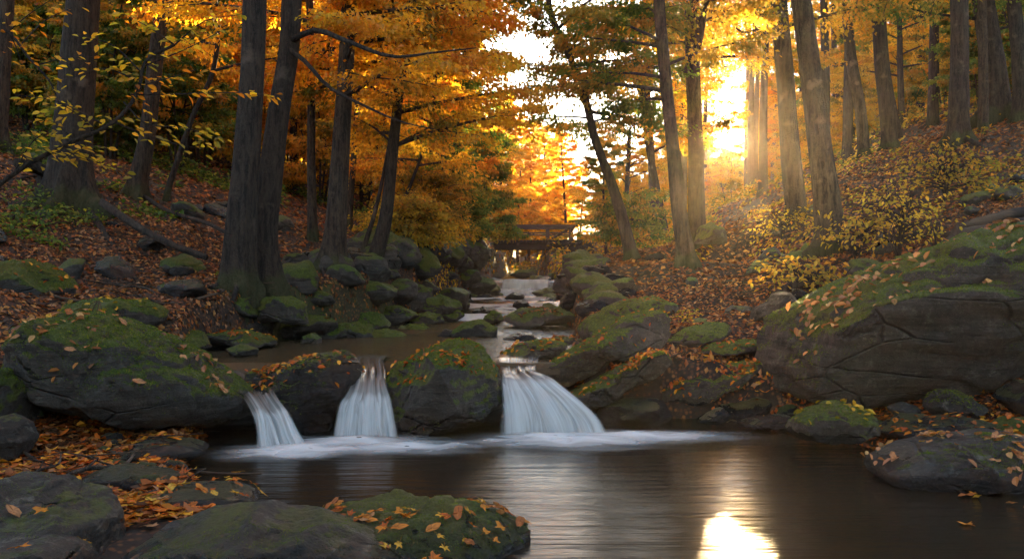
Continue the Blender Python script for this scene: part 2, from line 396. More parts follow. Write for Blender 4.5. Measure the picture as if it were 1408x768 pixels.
def sheet(name, xs, ys, zf, mat):
    X, Y = np.meshgrid(xs, ys); Z = zf(X, Y); v = np.stack([X.ravel(), Y.ravel(), Z.ravel()], 1)
    a = len(xs); i = (np.arange(len(ys)-1)[:, None]*a+np.arange(a-1)[None, :]).ravel()
    return tag(obj(name, mesh(name, v, np.stack([i, i+1, i+a+1, i+a], 1), mat)), kind='structure')
sheet('pool_water', np.linspace(-7, 9, 40), np.linspace(-12, 8.22, 60), lambda X, Y: X*0, M_POOL)
ys = np.concatenate([np.arange(8.28, 31, .12), np.arange(31, 48, .5)])
u = np.linspace(0, 1, 24)
L = np.interp(ys, YK, XL)-.35; R = np.where(ys < 8.7, .45, np.interp(ys, YK, XR)+.35)
X = L[:, None]+(R-L)[:, None]*u[None, :]; Y = np.repeat(ys[:, None], 24, 1)
q = np.stack([X.ravel(), Y.ravel(), 0*X.ravel()], 1)
Z = wlev(ys)[:, None]+np.zeros_like(X)+(np.clip((Y-13)/2, 0, 1)*.03)*fbm(q*np.array([2.2, 3., 1]), 3, 3).reshape(X.shape)
i = (np.arange(len(ys)-1)[:, None]*24+np.arange(23)[None, :]).ravel()
tag(obj('stream_water', mesh('stream_water', np.stack([X.ravel(), Y.ravel(), Z.ravel()], 1), np.stack([i, i+1, i+25, i+24], 1), M_STREAM)), kind='structure')

# the sun's disc, far beyond the hills
import bmesh
bm = bmesh.new(); bmesh.ops.create_uvsphere(bm, u_segments=32, v_segments=16, radius=10.0)
me = bpy.data.meshes.new('sun'); bm.to_mesh(me); bm.free()
n = NT('sun_fire'); e = n.new('Emission', i_Strength=30.0); e.inputs[0].default_value = (1, .66, .28, 1); tr = n.new('BsdfTransparent'); ad = n.new('AddShader'); n.link(e.outputs[0], ad.inputs[0]); n.link(tr.outputs[0], ad.inputs[1])
n.link(ad.outputs[0], n.out.inputs[0]); me.materials.append(n.m)   # glowing gas: it adds light and blocks none
so = obj('sun', me); so.location = cam.location+SUN_DIR*900; so['kind'] = 'structure'

# the warm evening air of the valley
HAZE = 0.00024
bm = bmesh.new(); bmesh.ops.create_cube(bm, size=1.0)
me = bpy.data.meshes.new('haze'); bm.to_mesh(me); bm.free()
n = NT('evening_air'); pv = n.new('VolumePrincipled', i_Density=HAZE, i_Anisotropy=.72); pv.inputs['Color'].default_value = (1, .86, .68, 1); n.link(pv.outputs[0], n.out.inputs['Volume']); me.materials.append(n.m)
hz = obj('haze', me); hz.scale = (270, 240, 31); hz.location = (0, 55, 7.5); hz['kind'] = 'stuff'

# ------------------------------------------------------------------ leaves
PAL = {
 'orange': [(.58, .26, .018), (.62, .34, .02), (.54, .19, .012), (.64, .41, .025), (.50, .27, .02)],
 'gold':   [(.62, .38, .025), (.64, .44, .035), (.58, .30, .02), (.54, .38, .03)],
 'green':  [(.07, .13, .015), (.12, .18, .02), (.05, .10, .013), (.20, .22, .02)],
 'mixed':  [(.22, .19, .02), (.40, .25, .02), (.14, .15, .018), (.52, .24, .02), (.30, .20, .02)],
 'yellow': [(.50, .36, .025), (.40, .30, .02), (.30, .26, .025), (.55, .33, .03)],
 'litter': [(.26, .08, .022), (.34, .12, .03), (.16, .06, .025), (.10, .045, .02), (.40, .19, .05), (.30, .15, .07), (.06, .03, .016)],
 'ember':  [(.50, .13, .015), (.58, .20, .02), (.42, .09, .012), (.62, .30, .03), (.30, .10, .03)],
 'pale':   [(.42, .20, .09), (.50, .22, .07), (.30, .14, .07), (.52, .32, .12)],
}
def leaf_geo(Pp, L, yaw, droop, roll, asp=.62, fold=.12, oval=False):
    """one folded pointed quad per leaf; Pp (n,3)"""
    n = len(Pp); L = np.broadcast_to(L, (n,))
    a = np.stack([np.cos(yaw)*np.cos(droop), np.sin(yaw)*np.cos(droop), -np.sin(droop)], 1)
    h = np.stack([-np.sin(yaw), np.cos(yaw), np.zeros(n)], 1); c = np.cross(a, h)
    b = h*np.cos(roll)[:, None]+c*np.sin(roll)[:, None]; nn = np.cross(a, b)
    l = L[:, None]
    if oval:
        v = np.stack([Pp, Pp+a*l*.28+b*l*asp*.42+nn*l*fold, Pp+a*l*.68+b*l*asp*.40+nn*l*fold*.8, Pp+a*l-nn*l*.06, Pp+a*l*.68-b*l*asp*.40+nn*l*fold*.8, Pp+a*l*.28-b*l*asp*.42+nn*l*fold], 1).reshape(-1, 3)
        i = (np.arange(n)*6)[:, None]; return v, np.concatenate([i+np.array([[0, 1, 2, 3]]), i+np.array([[0, 3, 4, 5]])])
    v = np.stack([Pp, Pp+a*l*.45+b*l*asp*.5+nn*l*fold, Pp+a*l, Pp+a*l*.45-b*l*asp*.5+nn*l*fold], 1)
    return v.reshape(-1, 3), np.arange(n*4).reshape(-1, 4)
def pick(pal, n, r, jit=.25):
    c = np.array(PAL[pal])[r.integers(0, len(PAL[pal]), n)]
    return c*(1+jit*r.standard_normal((n, 1))).clip(.4, 1.7)

SD = np.array(SUN_DIR)
def in_sun_gap(Pp, r):
    """the gap in the leaves through which the low sun reaches the pool"""
    t = (Pp[:, 1]-5.5)/SD[1]; q = Pp-SD[None, :]*t[:, None]
    spread = 1+np.clip(Pp[:, 1]-20, 0, 60)*.004
    x0 = 5.5*SD[0]/SD[1]
    ins = (np.abs(q[:, 0]-x0) < .25*spread) & (q[:, 2] > -.4) & (q[:, 2] < CAMZ+5.5*SD[2]/SD[1]+.1)
    edge = (np.abs(q[:, 0]-x0) < .45*spread) & (q[:, 2] > -.5) & (q[:, 2] < 2.45)
    return (ins & (r.random(len(Pp)) < .985)) | (edge & (r.random(len(Pp)) < .5))

def make_crown(axis, rad0, h0, h1, R, nlimb, nleaf, pal, r, leaf=.085, world_off=None, limbscale=1.0, shape='spread', pal2=None, p2=.2, updir=.25, gap=True, az_bias=None, oval=False):
    """axis(h)->point on trunk; returns (limb tubes, leaf V, F, C)"""
    tubes = []; LP = []; LY = []; LC = []
    for i in range(nlimb):
        t = (i+r.random())/nlimb; h = h0+(h1-h0)*t
        az = i*2.39996+r.normal()*.4 if az_bias is None else az_bias+r.normal()*.9
        prof = (1-.75*t**1.5) if shape == 'spread' else (math.sin(math.pi*min(1, .18+.8*t)))
        ln = R*prof*r.uniform(.7, 1.15)
        s0 = axis(h); el = updir+.35*t+r.normal()*.12
        m = 7; k = np.linspace(0, 1, m)
        azk = az+np.cumsum(r.normal(0, .14, m)); step = ln/(m-1)
        elk = el-.5*k*updir*2
        d = np.stack([np.cos(azk)*np.cos(elk), np.sin(azk)*np.cos(elk), np.sin(elk)], 1)
        path = np.vstack([s0, s0+np.cumsum(d[:-1]*step, 0)])
        rb = min(rad0*.5, .012+ln*.011)*limbscale
        tubes.append(tube(path, rb*(1-.85*k), 5))
        ntw = max(4, int(ln*3.2))
        for j in range(ntw):
            f = .25+.75*(j+r.random())/ntw; x = f*(m-1); i0 = min(int(x), m-2); p0 = path[i0]*(1-(x-i0))+path[i0+1]*(x-i0)
            side = 1 if j % 2 else -1
            ta = azk[i0]+side*r.uniform(.5, 1.2); tl = (.28*ln*(1.15-f)+.35)*r.uniform(.7, 1.3)
            te = elk[i0]*.4+r.normal()*.18
            kk = np.linspace(0, 1, 4)
            tp = p0+kk[:, None]*tl*np.array([math.cos(ta)*math.cos(te), math.sin(ta)*math.cos(te), math.sin(te)])
            tp[:, 2] -= .12*tl*kk**2
            tubes.append(tube(tp, (.3*rb*(1-.7*kk)).clip(.003), 4))
            nl = max(2, int(r.poisson(nleaf/(nlimb*ntw))))
            w = r.random(nl)**.8
            pp = p0+w[:, None]*(tp[-1]-p0); pp[:, 2] -= .12*tl*w**2
            pp = pp+np.stack([r.normal(0, .13, nl), r.normal(0, .13, nl), r.normal(0, .055, nl)], 1)*(tl/.8)**.5
            LP.append(pp); LY.append(ta+r.normal(0, .9, nl))
            pl = pal2 if (pal2 and r.random() < p2) else pal
            cb = np.array(PAL[pl])[r.integers(0, len(PAL[pl]))]*(1+.18*r.normal())
            LC.append((.6*cb+.4*pick(pl, nl, r)).clip(.005, .9))
    LP = np.concatenate(LP); LY = np.concatenate(LY); LC = np.concatenate(LC)
    if gap:
        wp = LP if world_off is None else LP+world_off
        k = ~in_sun_gap(wp, r); LP, LY, LC = LP[k], LY[k], LC[k]
    n = len(LP)
    v, f = leaf_geo(LP, leaf*r.uniform(.7, 1.25, n), LY, r.normal(.6, .45, n), r.normal(0, .6, n), oval=oval)
    return tubes, v, f, np.repeat(LC, 6 if oval else 4, 0)

def trunk_mesh(name, path, rad, mat, r, flare=1.0, sides=40, base=None, lobes=5, knob=.06):
    path = np.asarray(path); n = len(path); hgt = path[:, 2]-(base if base is not None else path[0, 2])
    ph = r.random(4)*6.28
    def rf(i, a):
        h = hgt[i.astype(int)]; fl = np.exp(-np.clip(h, 0, 99)/(.17*max(flare, .3)+.03))
        lob = (.5+.5*np.cos(lobes*a+ph[0]+.8*np.sin(a+ph[1])))**2.2
        q = np.stack([np.cos(a).ravel()*1.6, np.sin(a).ravel()*1.6, (h*.9).ravel()], 1)
        nz = fbm(q, 3, int(ph[2]*100)).reshape(a.shape)
        q2 = np.stack([np.cos(a).ravel()*4.5, np.sin(a).ravel()*4.5, (h*.9).ravel()], 1)
        nz2 = vnoise(q2, 11).reshape(a.shape)
        return 1+flare*fl*(.12+1.15*lob)+.10*flare*lob*np.exp(-np.clip(h, 0, 99)/1.1)+knob*nz+.055*nz2
    v, q, t = tube(path, rad, sides, True, rf)
    hh = np.r_[np.repeat(hgt, sides), hgt[0], hgt[-1]]
    mk = np.exp(-np.clip(hh, 0, 99)/.55); col = np.stack([mk, mk*0, mk*0], 1)
    return mesh(name, v, [q, t], mat, col=col)

def local(V, o): return np.asarray(V)-np.asarray(o)

TREES = {}
def tree(key, pts, w0, w1, H, label, crown=None, mat=None, d=None, flare=1.0, seed=0, cat='tree', name='forest_tree', lobes=5, extra=None, group=None):
    """pts: pixel points base..top of what is seen; w0,w1 trunk widths in pixels there"""
    r = np.random.default_rng(1000+seed)
    b = hit(*pts[0]) if d is None else P(pts[0][0], pts[0][1], d)
    dd = b[1]
    if d is not None: b[2] = g1(b[0], b[1])
    pw = [b]+[P(x, y, dd+.02*k) for k, (x, y) in enumerate(pts[1:], 1)]
    seen = pw[-1][2]; r0 = w0/2*dd/F; r1 = w1/2*dd/F
    if H+b[2] > seen+.3:
        dirv = pw[-1]-pw[-2]; dirv /= np.linalg.norm(dirv); dirv = dirv*.5+np.array([0, 0, .5]); dirv /= np.linalg.norm(dirv)
        L = H+b[2]-seen
        pw += [pw[-1]+dirv*L*.4+np.array([r.normal()*.1, r.normal()*.1, 0]), pw[-1]+dirv*L+np.array([r.normal()*.3, r.normal()*.3, 0])]
    pw = [b-np.array([0, 0, .8])]+pw
    n = 64; path = spline(pw, n); hz = path[:, 2]-b[2]
    # denser rings near the base
    t = np.linspace(0, 1, n)**1.5; path = np.stack([np.interp(t, np.linspace(0, 1, n), path[:, k]) for k in range(3)], 1); hz = path[:, 2]-b[2]
    seenh = seen-b[2]
    rad = np.where(hz < seenh, r1+(r0-r1)*(1-np.clip(hz/max(seenh, .1), 0, 1))**2.2, np.interp(hz, [seenh, max(H, seenh+.1)], [r1, .02]))
    root = thing(name, label, cat, tuple(b), group)
    obj('trunk', trunk_mesh('trunk', local(path, b), rad, mat or M_BARK, r, flare, base=0.0, lobes=lobes), root)
    ax = lambda h: np.array([np.interp(h, hz, path[:, k]) for k in range(3)])-b
    tb = []
    if crown:
        crowns = crown if isinstance(crown, list) else [crown]
        Vs = []
        for c in crowns:
            c = dict(c); tub, v, f, cc = make_crown(ax, r0, r=r, world_off=b, **c); tb += tub; Vs.append((v, f, cc))
        v, f, cc = merge(Vs)
        obj('crown', mesh('crown', v, f, M_LEAF, col=cc, smooth=False), root)
    if extra:
        for pl, w in extra:
            pp = [ax(0) if False else P(x, y, dd+dz)-b for x, y, dz in pl]
            sp = spline(pp, 14); obj('limb', tubes_mesh('limb', [tube(sp, np.linspace(w/2*dd/F, .006, 14), 7)], mat or M_BARK), root)
    if tb: obj('limbs', tubes_mesh('limbs', tb, mat or M_BARK), root)
    TREES[key] = (root, b, ax)
    return root

def C(h0, h1, R, nl, nleaf, pal, **k): return dict(h0=h0, h1=h1, R=R, nlimb=nl, nleaf=nleaf, pal=pal, **k)
# ---- left bank
tree('edge', [(-2,192),(4,100),(10,0)], 24, 18, 11, 'grey trunk cut by the left edge of the picture, lit along its right side', C(5,11,3,14,7000,'orange',pal2='gold'), d=16, seed=1)
tree('rooty', [(97,286),(98,220),(106,110),(114,0)], 62, 44, 14, 'massive dark trunk with sprawling surface roots on the left slope', [C(3.2,6,2.6,9,6000,'orange',pal2='mixed',p2=.4), C(6,14,4,16,9000,'orange',pal2='mixed')], mat=M_BARK2, flare=.9, seed=2, lobes=6)
tree('lean', [(186,272),(202,190),(214,80),(224,0)], 25, 19, 12, 'slim trunk leaning right, just right of the massive rooted tree', C(4,12,3,18,12000,'mixed',pal2='orange',p2=.5), seed=3, flare=.7)
tree('curvy', [(228,276),(246,215),(265,160),(292,100),(300,40),(296,0)], 9, 6, 7, 'thin crooked sapling stem bending right between the leaning trunk and the twin trunks', C(2.2,7,2.2,14,9000,'orange',pal2='gold',p2=.4), seed=4, flare=.4, mat=M_BARK2)
tree('twin_a', [(326,396),(330,330),(340,200),(347,90),(350,0)], 50, 31, 14, 'straight left stem of the twin dark trunks above the pool', C(6,14,4,16,9000,'orange'), seed=5, flare=.35, mat=M_BARK2)
tree('twin_b', [(372,404),(362,340),(372,240),(384,150),(398,60),(401,0)], 44, 27, 14, 'curved right stem of the twin dark trunks with long bare limbs reaching right', C(6,14,4,16,9000,'orange'), seed=6, flare=.35, mat=M_BARK2,
     extra=[([(402,55,0),(430,42,-.2),(480,58,-.4),(540,78,-.5),(600,72,-.5),(655,66,-.4)], 9), ([(398,68,0),(420,85,-.2),(450,118,-.3),(500,145,-.4),(560,170,-.5),(600,178,-.5)], 7)])
tree('slimgrey', [(430,330),(428,230),(428,120),(426,0)], 14, 10, 11, 'slender pale grey trunk right behind the twin dark trunks', [C(2.5,5,2.4,10,7000,'orange',pal2='gold'), C(5,11,3,12,8000,'orange')], seed=7, flare=.5)
tree('stout', [(456,372),(462,300),(470,180),(476,80),(480,0)], 33, 21, 13, 'stout brown trunk on the left bank midway between twin trunks and leaning maple', [C(2.6,6,3,14,12000,'orange',pal2='gold',p2=.3), C(6,13,2.9,14,9000,'orange')], seed=8, flare=.8)
tree('maple', [(513,366),(528,310),(538,230),(550,120),(562,40),(568,0)], 22, 11, 10, 'slender maple curving right over the stream with bright orange leaves', [C(2.0,5.5,2.3,22,22000,'orange',pal2='gold',p2=.4), C(5.5,10,2.2,14,10000,'gold')], seed=9, flare=.5, mat=M_BARK2)
tree('brownback', [(480,300),(486,220),(492,120),(497,0)], 9, 6, 11, 'thin dark stem behind the stout brown trunk', C(3,11,3,20,14000,'gold',pal2='orange'), d=20, seed=10, flare=.4)
tree('sap1', [(497,358),(516,290),(530,225),(540,160)], 8, 4, 6, 'thin pale sapling leaning right, left of the slender maple', C(1.6,6,2,16,9000,'mixed',pal2='gold'), seed=11, flare=.3)
tree('sap2', [(541,330),(552,285),(566,250),(590,180)], 7, 4, 6.5, 'thin dark sapling leaning right behind the slender maple', C(1.4,6.5,1.8,18,12000,'orange',pal2='gold'), seed=12, flare=.3, mat=M_BARK2)
tree('sap3', [(600,345),(606,305),(616,255),(628,180)], 8, 4, 7, 'spindly yellow green sapling beside the green bush left of the bridge', C(1.2,7,1.7,22,14000,'green',pal2='mixed',p2=.5), seed=13, flare=.3, mat=M_BARK2)
# ---- right bank
tree('arch', [(868,356),(858,310),(840,250),(818,190),(803,130),(780,70),(756,15)], 19, 9, 7.5, 'dark crooked trunk leaning left over the stream right of the bridge', [C(2.9,7.5,2.9,20,17000,'mixed',pal2='green',p2=.4,az_bias=.3), C(2.6,5.5,1.7,10,6000,'mixed',pal2='green',p2=.4)], seed=20, flare=.4, mat=M_BARK2)
tree('goldslim', [(944,364),(934,290),(925,200),(914,100),(906,0)], 24, 16, 12, 'grey trunk leaning left with mossy foot, left of the sun', [C(2.6,6,2.8,16,16000,'mixed',pal2='green',p2=.45,az_bias=2.6), C(5,12,3.4,14,9000,'mixed')], seed=21, flare=.7)
tree('fork', [(958,332),(957,220),(953,110),(951,0)], 25, 19, 13, 'forked straight trunk directly left of the low sun', [C(3.9,7,3.4,16,16000,'mixed',pal2='gold'), C(7,13,3.4,12,7000,'mixed')], seed=22, flare=.6,
     extra=[([(955,75,0),(962,50,0),(968,20,0),(972,-30,0)], 14)])
tree('sunright', [(1096,302),(1088,220),(1080,110),(1070,0)], 29, 24, 13, 'upright brown trunk just right of the low sun with bare crooked twigs', [C(3.8,6.5,3.2,12,11000,'mixed',pal2='green'), C(6,13,3.2,12,8000,'mixed',pal2='gold')], seed=23, flare=.4,
     extra=[([(1072,42,0),(1050,38,-.3),(1020,44,-.5),(1005,32,-.6),(990,14,-.7)], 6), ([(1072,12,0),(1050,10,-.3),(1032,22,-.5),(1012,28,-.6)], 5)])
tree('bigright', [(1146,345),(1138,280),(1124,170),(1112,80),(1101,0)], 42, 27, 14, 'big rough barked trunk with a mossy flared foot on the right bank', [C(4.0,6.5,3.4,12,10000,'mixed',pal2='orange'), C(6,14,3.8,14,9000,'mixed')], seed=24, flare=.75, lobes=3)
tree('r6', [(1188,222),(1183,150),(1172,90),(1162,0)], 17, 14, 12, 'slim trunk leaning left on the upper right slope, next to the dark straight trunk', C(3.6,12,3,18,14000,'mixed',pal2='gold'), d=24, seed=25, flare=.3)
tree('r7', [(1224,205),(1218,140),(1211,70),(1205,0)], 22, 18, 13, 'dark double stemmed trunk on the upper right slope', [C(4.2,7,2.6,9,6000,'green',pal2='mixed'), C(6,13,3,12,7000,'mixed')], d=24, seed=26, flare=.5, mat=M_BARK2,
     extra=[([(1236,190,0.6),(1222,110,.6),(1216,20,.6),(1214,-60,.6)], 13)])
tree('r8', [(1318,196),(1319,120),(1320,60),(1319,0)], 30, 23, 13, 'thick dark trunk with flared roots high on the right slope', [C(3.4,6.5,3,12,9000,'green',pal2='mixed'), C(6,13,3.4,12,7000,'mixed')], d=20, seed=27, flare=.8, mat=M_BARK2)
tree('r9', [(1372,150),(1366,90),(1358,40),(1352,0)], 40, 27, 14, 'broad black trunk near the top right corner, partly cloaked in leaves', [C(2.0,6,3,14,10000,'green',pal2='mixed'), C(6,14,3.4,12,7000,'green')], d=22, seed=28, flare=1.0, mat=M_BARK2)
tree('r10', [(1352,190),(1352,110),(1350,0)], 14, 12, 12, 'grey slim trunk between the flared dark trunk and the broad black trunk', C(5,12,3,12,7000,'green'), d=21, seed=29, flare=.3)
tree('r11', [(1404,150),(1400,70),(1394,0)], 22, 18, 13, 'dark trunk on the upper right slope at the right edge', C(4,13,3,14,8000,'green',pal2='mixed'), d=21, seed=30, flare=.5, mat=M_BARK2)
tree('r12', [(917,322),(903,260),(890,190),(880,110)], 13, 8, 9, 'thin trunk leaning left between the crooked trunk and the mossy footed trunk', C(2.6,9,2.6,18,14000,'mixed',pal2='orange'), d=22, seed=31, flare=.3)
tree('r13', [(900,318),(896,230),(890,120),(888,0)], 12, 9, 11, 'straight brown trunk behind the crooked leaning trunk', C(2.8,11,3,20,15000,'orange',pal2='mixed'), d=26, seed=32, flare=.3)
tree('r14', [(862,325),(862,260),(866,180)], 9, 6, 4.8, 'short straight dark trunk deep in the woods right of the bridge', C(1.4,4.8,2.4,18,10000,'orange',pal2='gold'), d=33, seed=33, flare=.3)

# green bush left of the bridge, understory bushes
def bush(px, py, d, H, R, nleaf, pal, label, seed, pal2=None, leaf=.08, cat='shrub', name='leafy_shrub', stems=6, group=None):
    r = np.random.default_rng(3000+seed); b = P(px, py, d); b[2] = g1(b[0], b[1])
    root = thing(name, label, cat, tuple(b), group)
    tb = []; Vs = []
    for k in range(stems):
        az = k*2.4+r.random(); top = np.array([math.cos(az)*R*.45*r.random(), math.sin(az)*R*.45*r.random(), H*r.uniform(.75, 1)])
        pth = spline([np.zeros(3)-np.array([0, 0, .1]), top*.5+np.array([0, 0, .05]), top], 8); tb.append(tube(pth, np.linspace(.012+.006*H, .004, 8), 5))
        ax = lambda h, pth=pth: np.array([np.interp(h, pth[:, 2], pth[:, i]) for i in range(3)])
        t2, v, f, c = make_crown(ax, .03, .15*H, top[2], R*.75, 9, nleaf//stems, pal, r, leaf=leaf, world_off=b, shape='spread', pal2=pal2, p2=.35, updir=.3, oval=d < 16)
        tb += t2; Vs.append((v, f, c))
    v, f, c = merge(Vs)
    obj('foliage', mesh('foliage', v, f, M_LEAF, col=c, smooth=False), root); obj('stems', tubes_mesh('stems', tb, M_BARK2), root)
    return root
bush(660,352,29,4.3,1.6,34000,'green','dense dark green bush crowding the left end of the wooden bridge',1,pal2='mixed',leaf=.09)
bush(630,350,27,2.9,1.4,18000,'green','yellow green bush at the foot of the dark green bush',2,pal2='yellow')
bush(575,352,21,2.2,1.5,14000,'mixed','olive and gold bush on the left bank right of the slender maple',3,pal2='gold')
bush(560,378,18,1.0,1.1,8000,'yellow','low yellow green bush sprawling over the rocks right of the maple foot',4,pal2='mixed')
bush(868,345,20,1.5,1.1,9000,'green','green bush beside the stone bridge pier',5,pal2='mixed')
bush(862,330,34,2.4,1.6,9000,'orange','orange bush behind the stone bridge pier',6,pal2='mixed')

# yellow saplings on the right slope
bush(1235,345,11.6,.9,.9,420,'yellow','yellow leaved sapling behind the great mossy boulder, left of the logs',10,leaf=.06,cat='sapling',name='young_sapling',stems=4)
bush(1180,370,12.4,.6,.8,300,'mixed','small olive sapling right of the mossy flared trunk foot',11,pal2='yellow',cat='sapling',name='young_sapling',stems=3)
bush(1300,290,15,.9,1.1,600,'mixed','wide golden sapling halfway up the right slope above the logs',12,pal2='mixed',cat='sapling',name='young_sapling',stems=5)
bush(1100,372,11.6,.45,.6,400,'mixed','low leafy sprig left of the mossy flared trunk foot',13,pal2='yellow',cat='sapling',name='young_sapling',stems=3)
bush(1075,305,17.5,.6,1.0,330,'yellow','yellowish seedling clump at the foot of the trunk right of the sun',14,pal2='mixed',cat='sapling',name='young_sapling',stems=4)

# ------------------------------------------------------------------ background woods: copies of four trees
def bg_tree(pal, pal2, seed, h0, H=11.0, R=3.2, nleaf=26000, w=.15):
    r = np.random.default_rng(5000+seed); n = 24; k = np.linspace(0, 1, n)
    path = np.stack([.25*np.sin(k*3+seed), .2*np.sin(k*2.3+seed*2), -.4+k*(H+.4)], 1)
    root = thing('woodland_tree', 'x', 'tree', (0, 0, 0))
    obj('trunk', trunk_mesh('trunk', path, w*(1-.85*k**1.3), M_BARKF, r, .6, sides=10, base=0.0), root)
    ax = lambda h: np.array([np.interp(h, path[:, 2], path[:, i]) for i in range(3)])
    tb, v, f, c = make_crown(ax, w, h0, H-.2, R, 26, nleaf, pal, r, leaf=.14, pal2=pal2, p2=.35, gap=False)
    obj('crown', mesh('crown', v, f, M_LEAF, col=c, smooth=False), root)
    obj('limbs', tubes_mesh('limbs', tb, M_BARKF), root)
    return root
BGT = {'gold': bg_tree('gold', 'orange', 1, 1.8), 'orange': bg_tree('orange', 'gold', 2, 2.2), 'mixed': bg_tree('mixed', 'green', 3, 2.2),
       'tall': bg_tree('mixed', 'gold', 4, 6.5, H=14, R=2.3, nleaf=5000, w=.19)}
def thicket(pal, pal2, seed):
    r = np.random.default_rng(6000+seed); root = thing('understory_tree', 'x', 'tree', (0, 0, 0)); tb = []; Vs = []; St = []
    for k in range(4):
        az = k*1.7+r.random(); H = r.uniform(3.4, 5.2); top = np.array([math.cos(az)*1.1, math.sin(az)*1.1, H])
        pth = spline([np.array([math.cos(az)*.1, math.sin(az)*.1, -.2]), top*.5+np.array([.1*r.normal(), .1*r.normal(), .2]), top], 14); St.append(tube(pth, np.linspace(.045, .01, 14), 6))
        ax = lambda h, pth=pth: np.array([np.interp(h, pth[:, 2], pth[:, i]) for i in range(3)])
        t2, v, f, c = make_crown(ax, .04, .6, H, 1.9, 14, 5200, pal, r, leaf=.12, pal2=pal2, p2=.4, gap=False); tb += t2; Vs.append((v, f, c))
    v, f, c = merge(Vs); obj('crown', mesh('crown', v, f, M_LEAF, col=c, smooth=False), root)
    obj('trunk', tubes_mesh('trunk', St[:1], M_BARKF), root); obj('limbs', tubes_mesh('limbs', St[1:]+tb, M_BARKF), root)
    return root
BGT['green_low'] = thicket('green', 'mixed', 1); BGT['gold_low'] = thicket('gold', 'mixed', 2); BGT['orange_low'] = thicket('orange', 'gold', 3)
BG_LOOK = {'green_low': 'bushy green understory tree', 'gold_low': 'bushy golden understory tree', 'orange_low': 'bushy orange understory tree', 'gold': 'golden leaved tree', 'orange': 'orange leaved tree', 'mixed': 'olive and orange leaved tree', 'tall': 'tall bare stemmed tree'}
used = set()
ALLBG = []
def place_bg(kind, px, d, s, where, group):
    x = (px-CX)/F*d; z = g1(x, d); src = BGT[kind]; lab = BG_LOOK[kind]+' '+where
    if kind not in used:
        used.add(kind); o = src; o.location = (x, d, z); o.scale = (s, s, s); o['label'] = lab
    else: o = copy_thing(src, (x, d, z), (px*7.31+d*1.7) % 6.28, s, lab)
    o['group'] = group
    return o
for px, d, s, k in [(40,20,.7,'green_low'),(150,19,.75,'green_low'),(245,20,.8,'green_low'),(280,24,.9,'orange_low'),(200,27,1,'gold_low'),(120,28,1,'orange_low'),(60,30,1.1,'gold_low'),(0,27,1,'orange_low'),(-40,20,.8,'gold_low'),(320,30,1,'gold_low'),(390,28,.9,'orange_low'),(440,24,.8,'gold_low'),(410,33,1,'gold_low'),(500,26,.8,'orange_low'),(560,33,.9,'gold_low'),(600,30,.8,'green_low'),(350,40,1.2,'orange_low'),(250,38,1.2,'gold_low'),(150,38,1.2,'gold_low'),(40,40,1.3,'orange_low'),(470,40,1.1,'gold_low'),(540,46,1.2,'orange_low'),(410,48,1.3,'gold_low'),(300,50,1.4,'gold_low'),(90,48,1.5,'gold_low'),(190,52,1.5,'gold_low')]:
    place_bg(k, px, d, s, 'under the tall trees of the left slope', 'understory of the left slope')
for px, d, s, k in [(842,48,.7,'gold_low'),(856,38,.6,'orange_low'),(870,42,.7,'gold_low'),(900,34,.6,'orange_low'),(930,40,.65,'gold_low'),(1120,40,.8,'gold_low'),(1170,36,.8,'gold_low'),(1240,40,1,'gold_low'),(1300,38,1,'green_low'),(1350,30,.9,'green_low'),(1400,28,.9,'green_low'),(1270,50,1.2,'gold_low'),(1200,50,1.1,'gold_low'),(1330,46,1.2,'gold_low'),(1390,42,1.2,'orange_low'),(1090,50,.9,'orange_low'),(960,48,.6,'orange_low')]:
    place_bg(k, px, d, s, 'under the tall trees of the right slope', 'understory of the right slope')
# valley head behind the bridge
for px, d, s, k in [(640,52,.75,'gold'),(672,60,.72,'gold'),(700,66,1.0,'gold'),(728,62,.8,'gold'),(752,70,.85,'orange'),(775,58,.75,'gold'),(800,64,.55,'orange'),(830,56,.5,'orange'),(715,80,1.1,'gold'),(690,92,1.3,'gold'),(742,88,1.1,'gold'),(660,85,.95,'gold'),(785,84,.6,'gold'),(690,56,.85,'gold'),(715,60,.75,'gold'),(765,66,.8,'gold'),(735,76,.95,'gold'),(710,98,1.3,'gold'),(770,98,.9,'gold'),(740,110,1.4,'gold'),(795,75,.5,'gold'),(815,92,.5,'gold'),(684,54,.62,'gold_low'),(762,58,.65,'gold_low'),(725,66,.9,'gold_low'),(755,74,1,'gold_low'),(700,76,1,'orange_low')]:
    place_bg(k, px, d, s, 'closing the valley behind the wooden bridge', 'trees behind the bridge')
for px, d, s, k in [(30,23,.8,'mixed'),(150,22,.75,'orange'),(255,24,.8,'orange'),(330,26,.85,'gold'),(395,24,.8,'orange'),(450,27,.9,'gold'),(500,30,.9,'gold'),(560,29,.85,'orange'),(600,36,.9,'gold'),(640,40,.85,'mixed'),(-60,26,.9,'orange'),
                    (80,31,.95,'orange'),(200,33,1,'gold'),(290,36,1,'orange'),(370,34,1,'gold'),(430,38,1,'gold'),(530,42,1,'gold'),(590,48,1,'orange'),(480,46,1.05,'gold'),(340,46,1.05,'gold'),(140,42,1.05,'orange'),(240,50,1.1,'gold'),(-20,40,1,'gold'),(410,55,1.1,'gold'),(560,60,1.05,'gold'),(-130,34,1,'mixed'),(-100,50,1.1,'gold'),(60,55,1.15,'gold'),(170,58,1.15,'orange'),(300,62,1.15,'gold'),(400,70,1.2,'gold'),(500,75,1.2,'gold'),(110,26,.85,'gold'),(210,28,.9,'gold'),(0,60,1.2,'orange'),(470,36,.95,'orange'),(550,38,.9,'gold'),(620,56,1,'gold')]:
    place_bg(k, px, d, s, 'in the thick woods up the left slope', 'woods on the left slope')
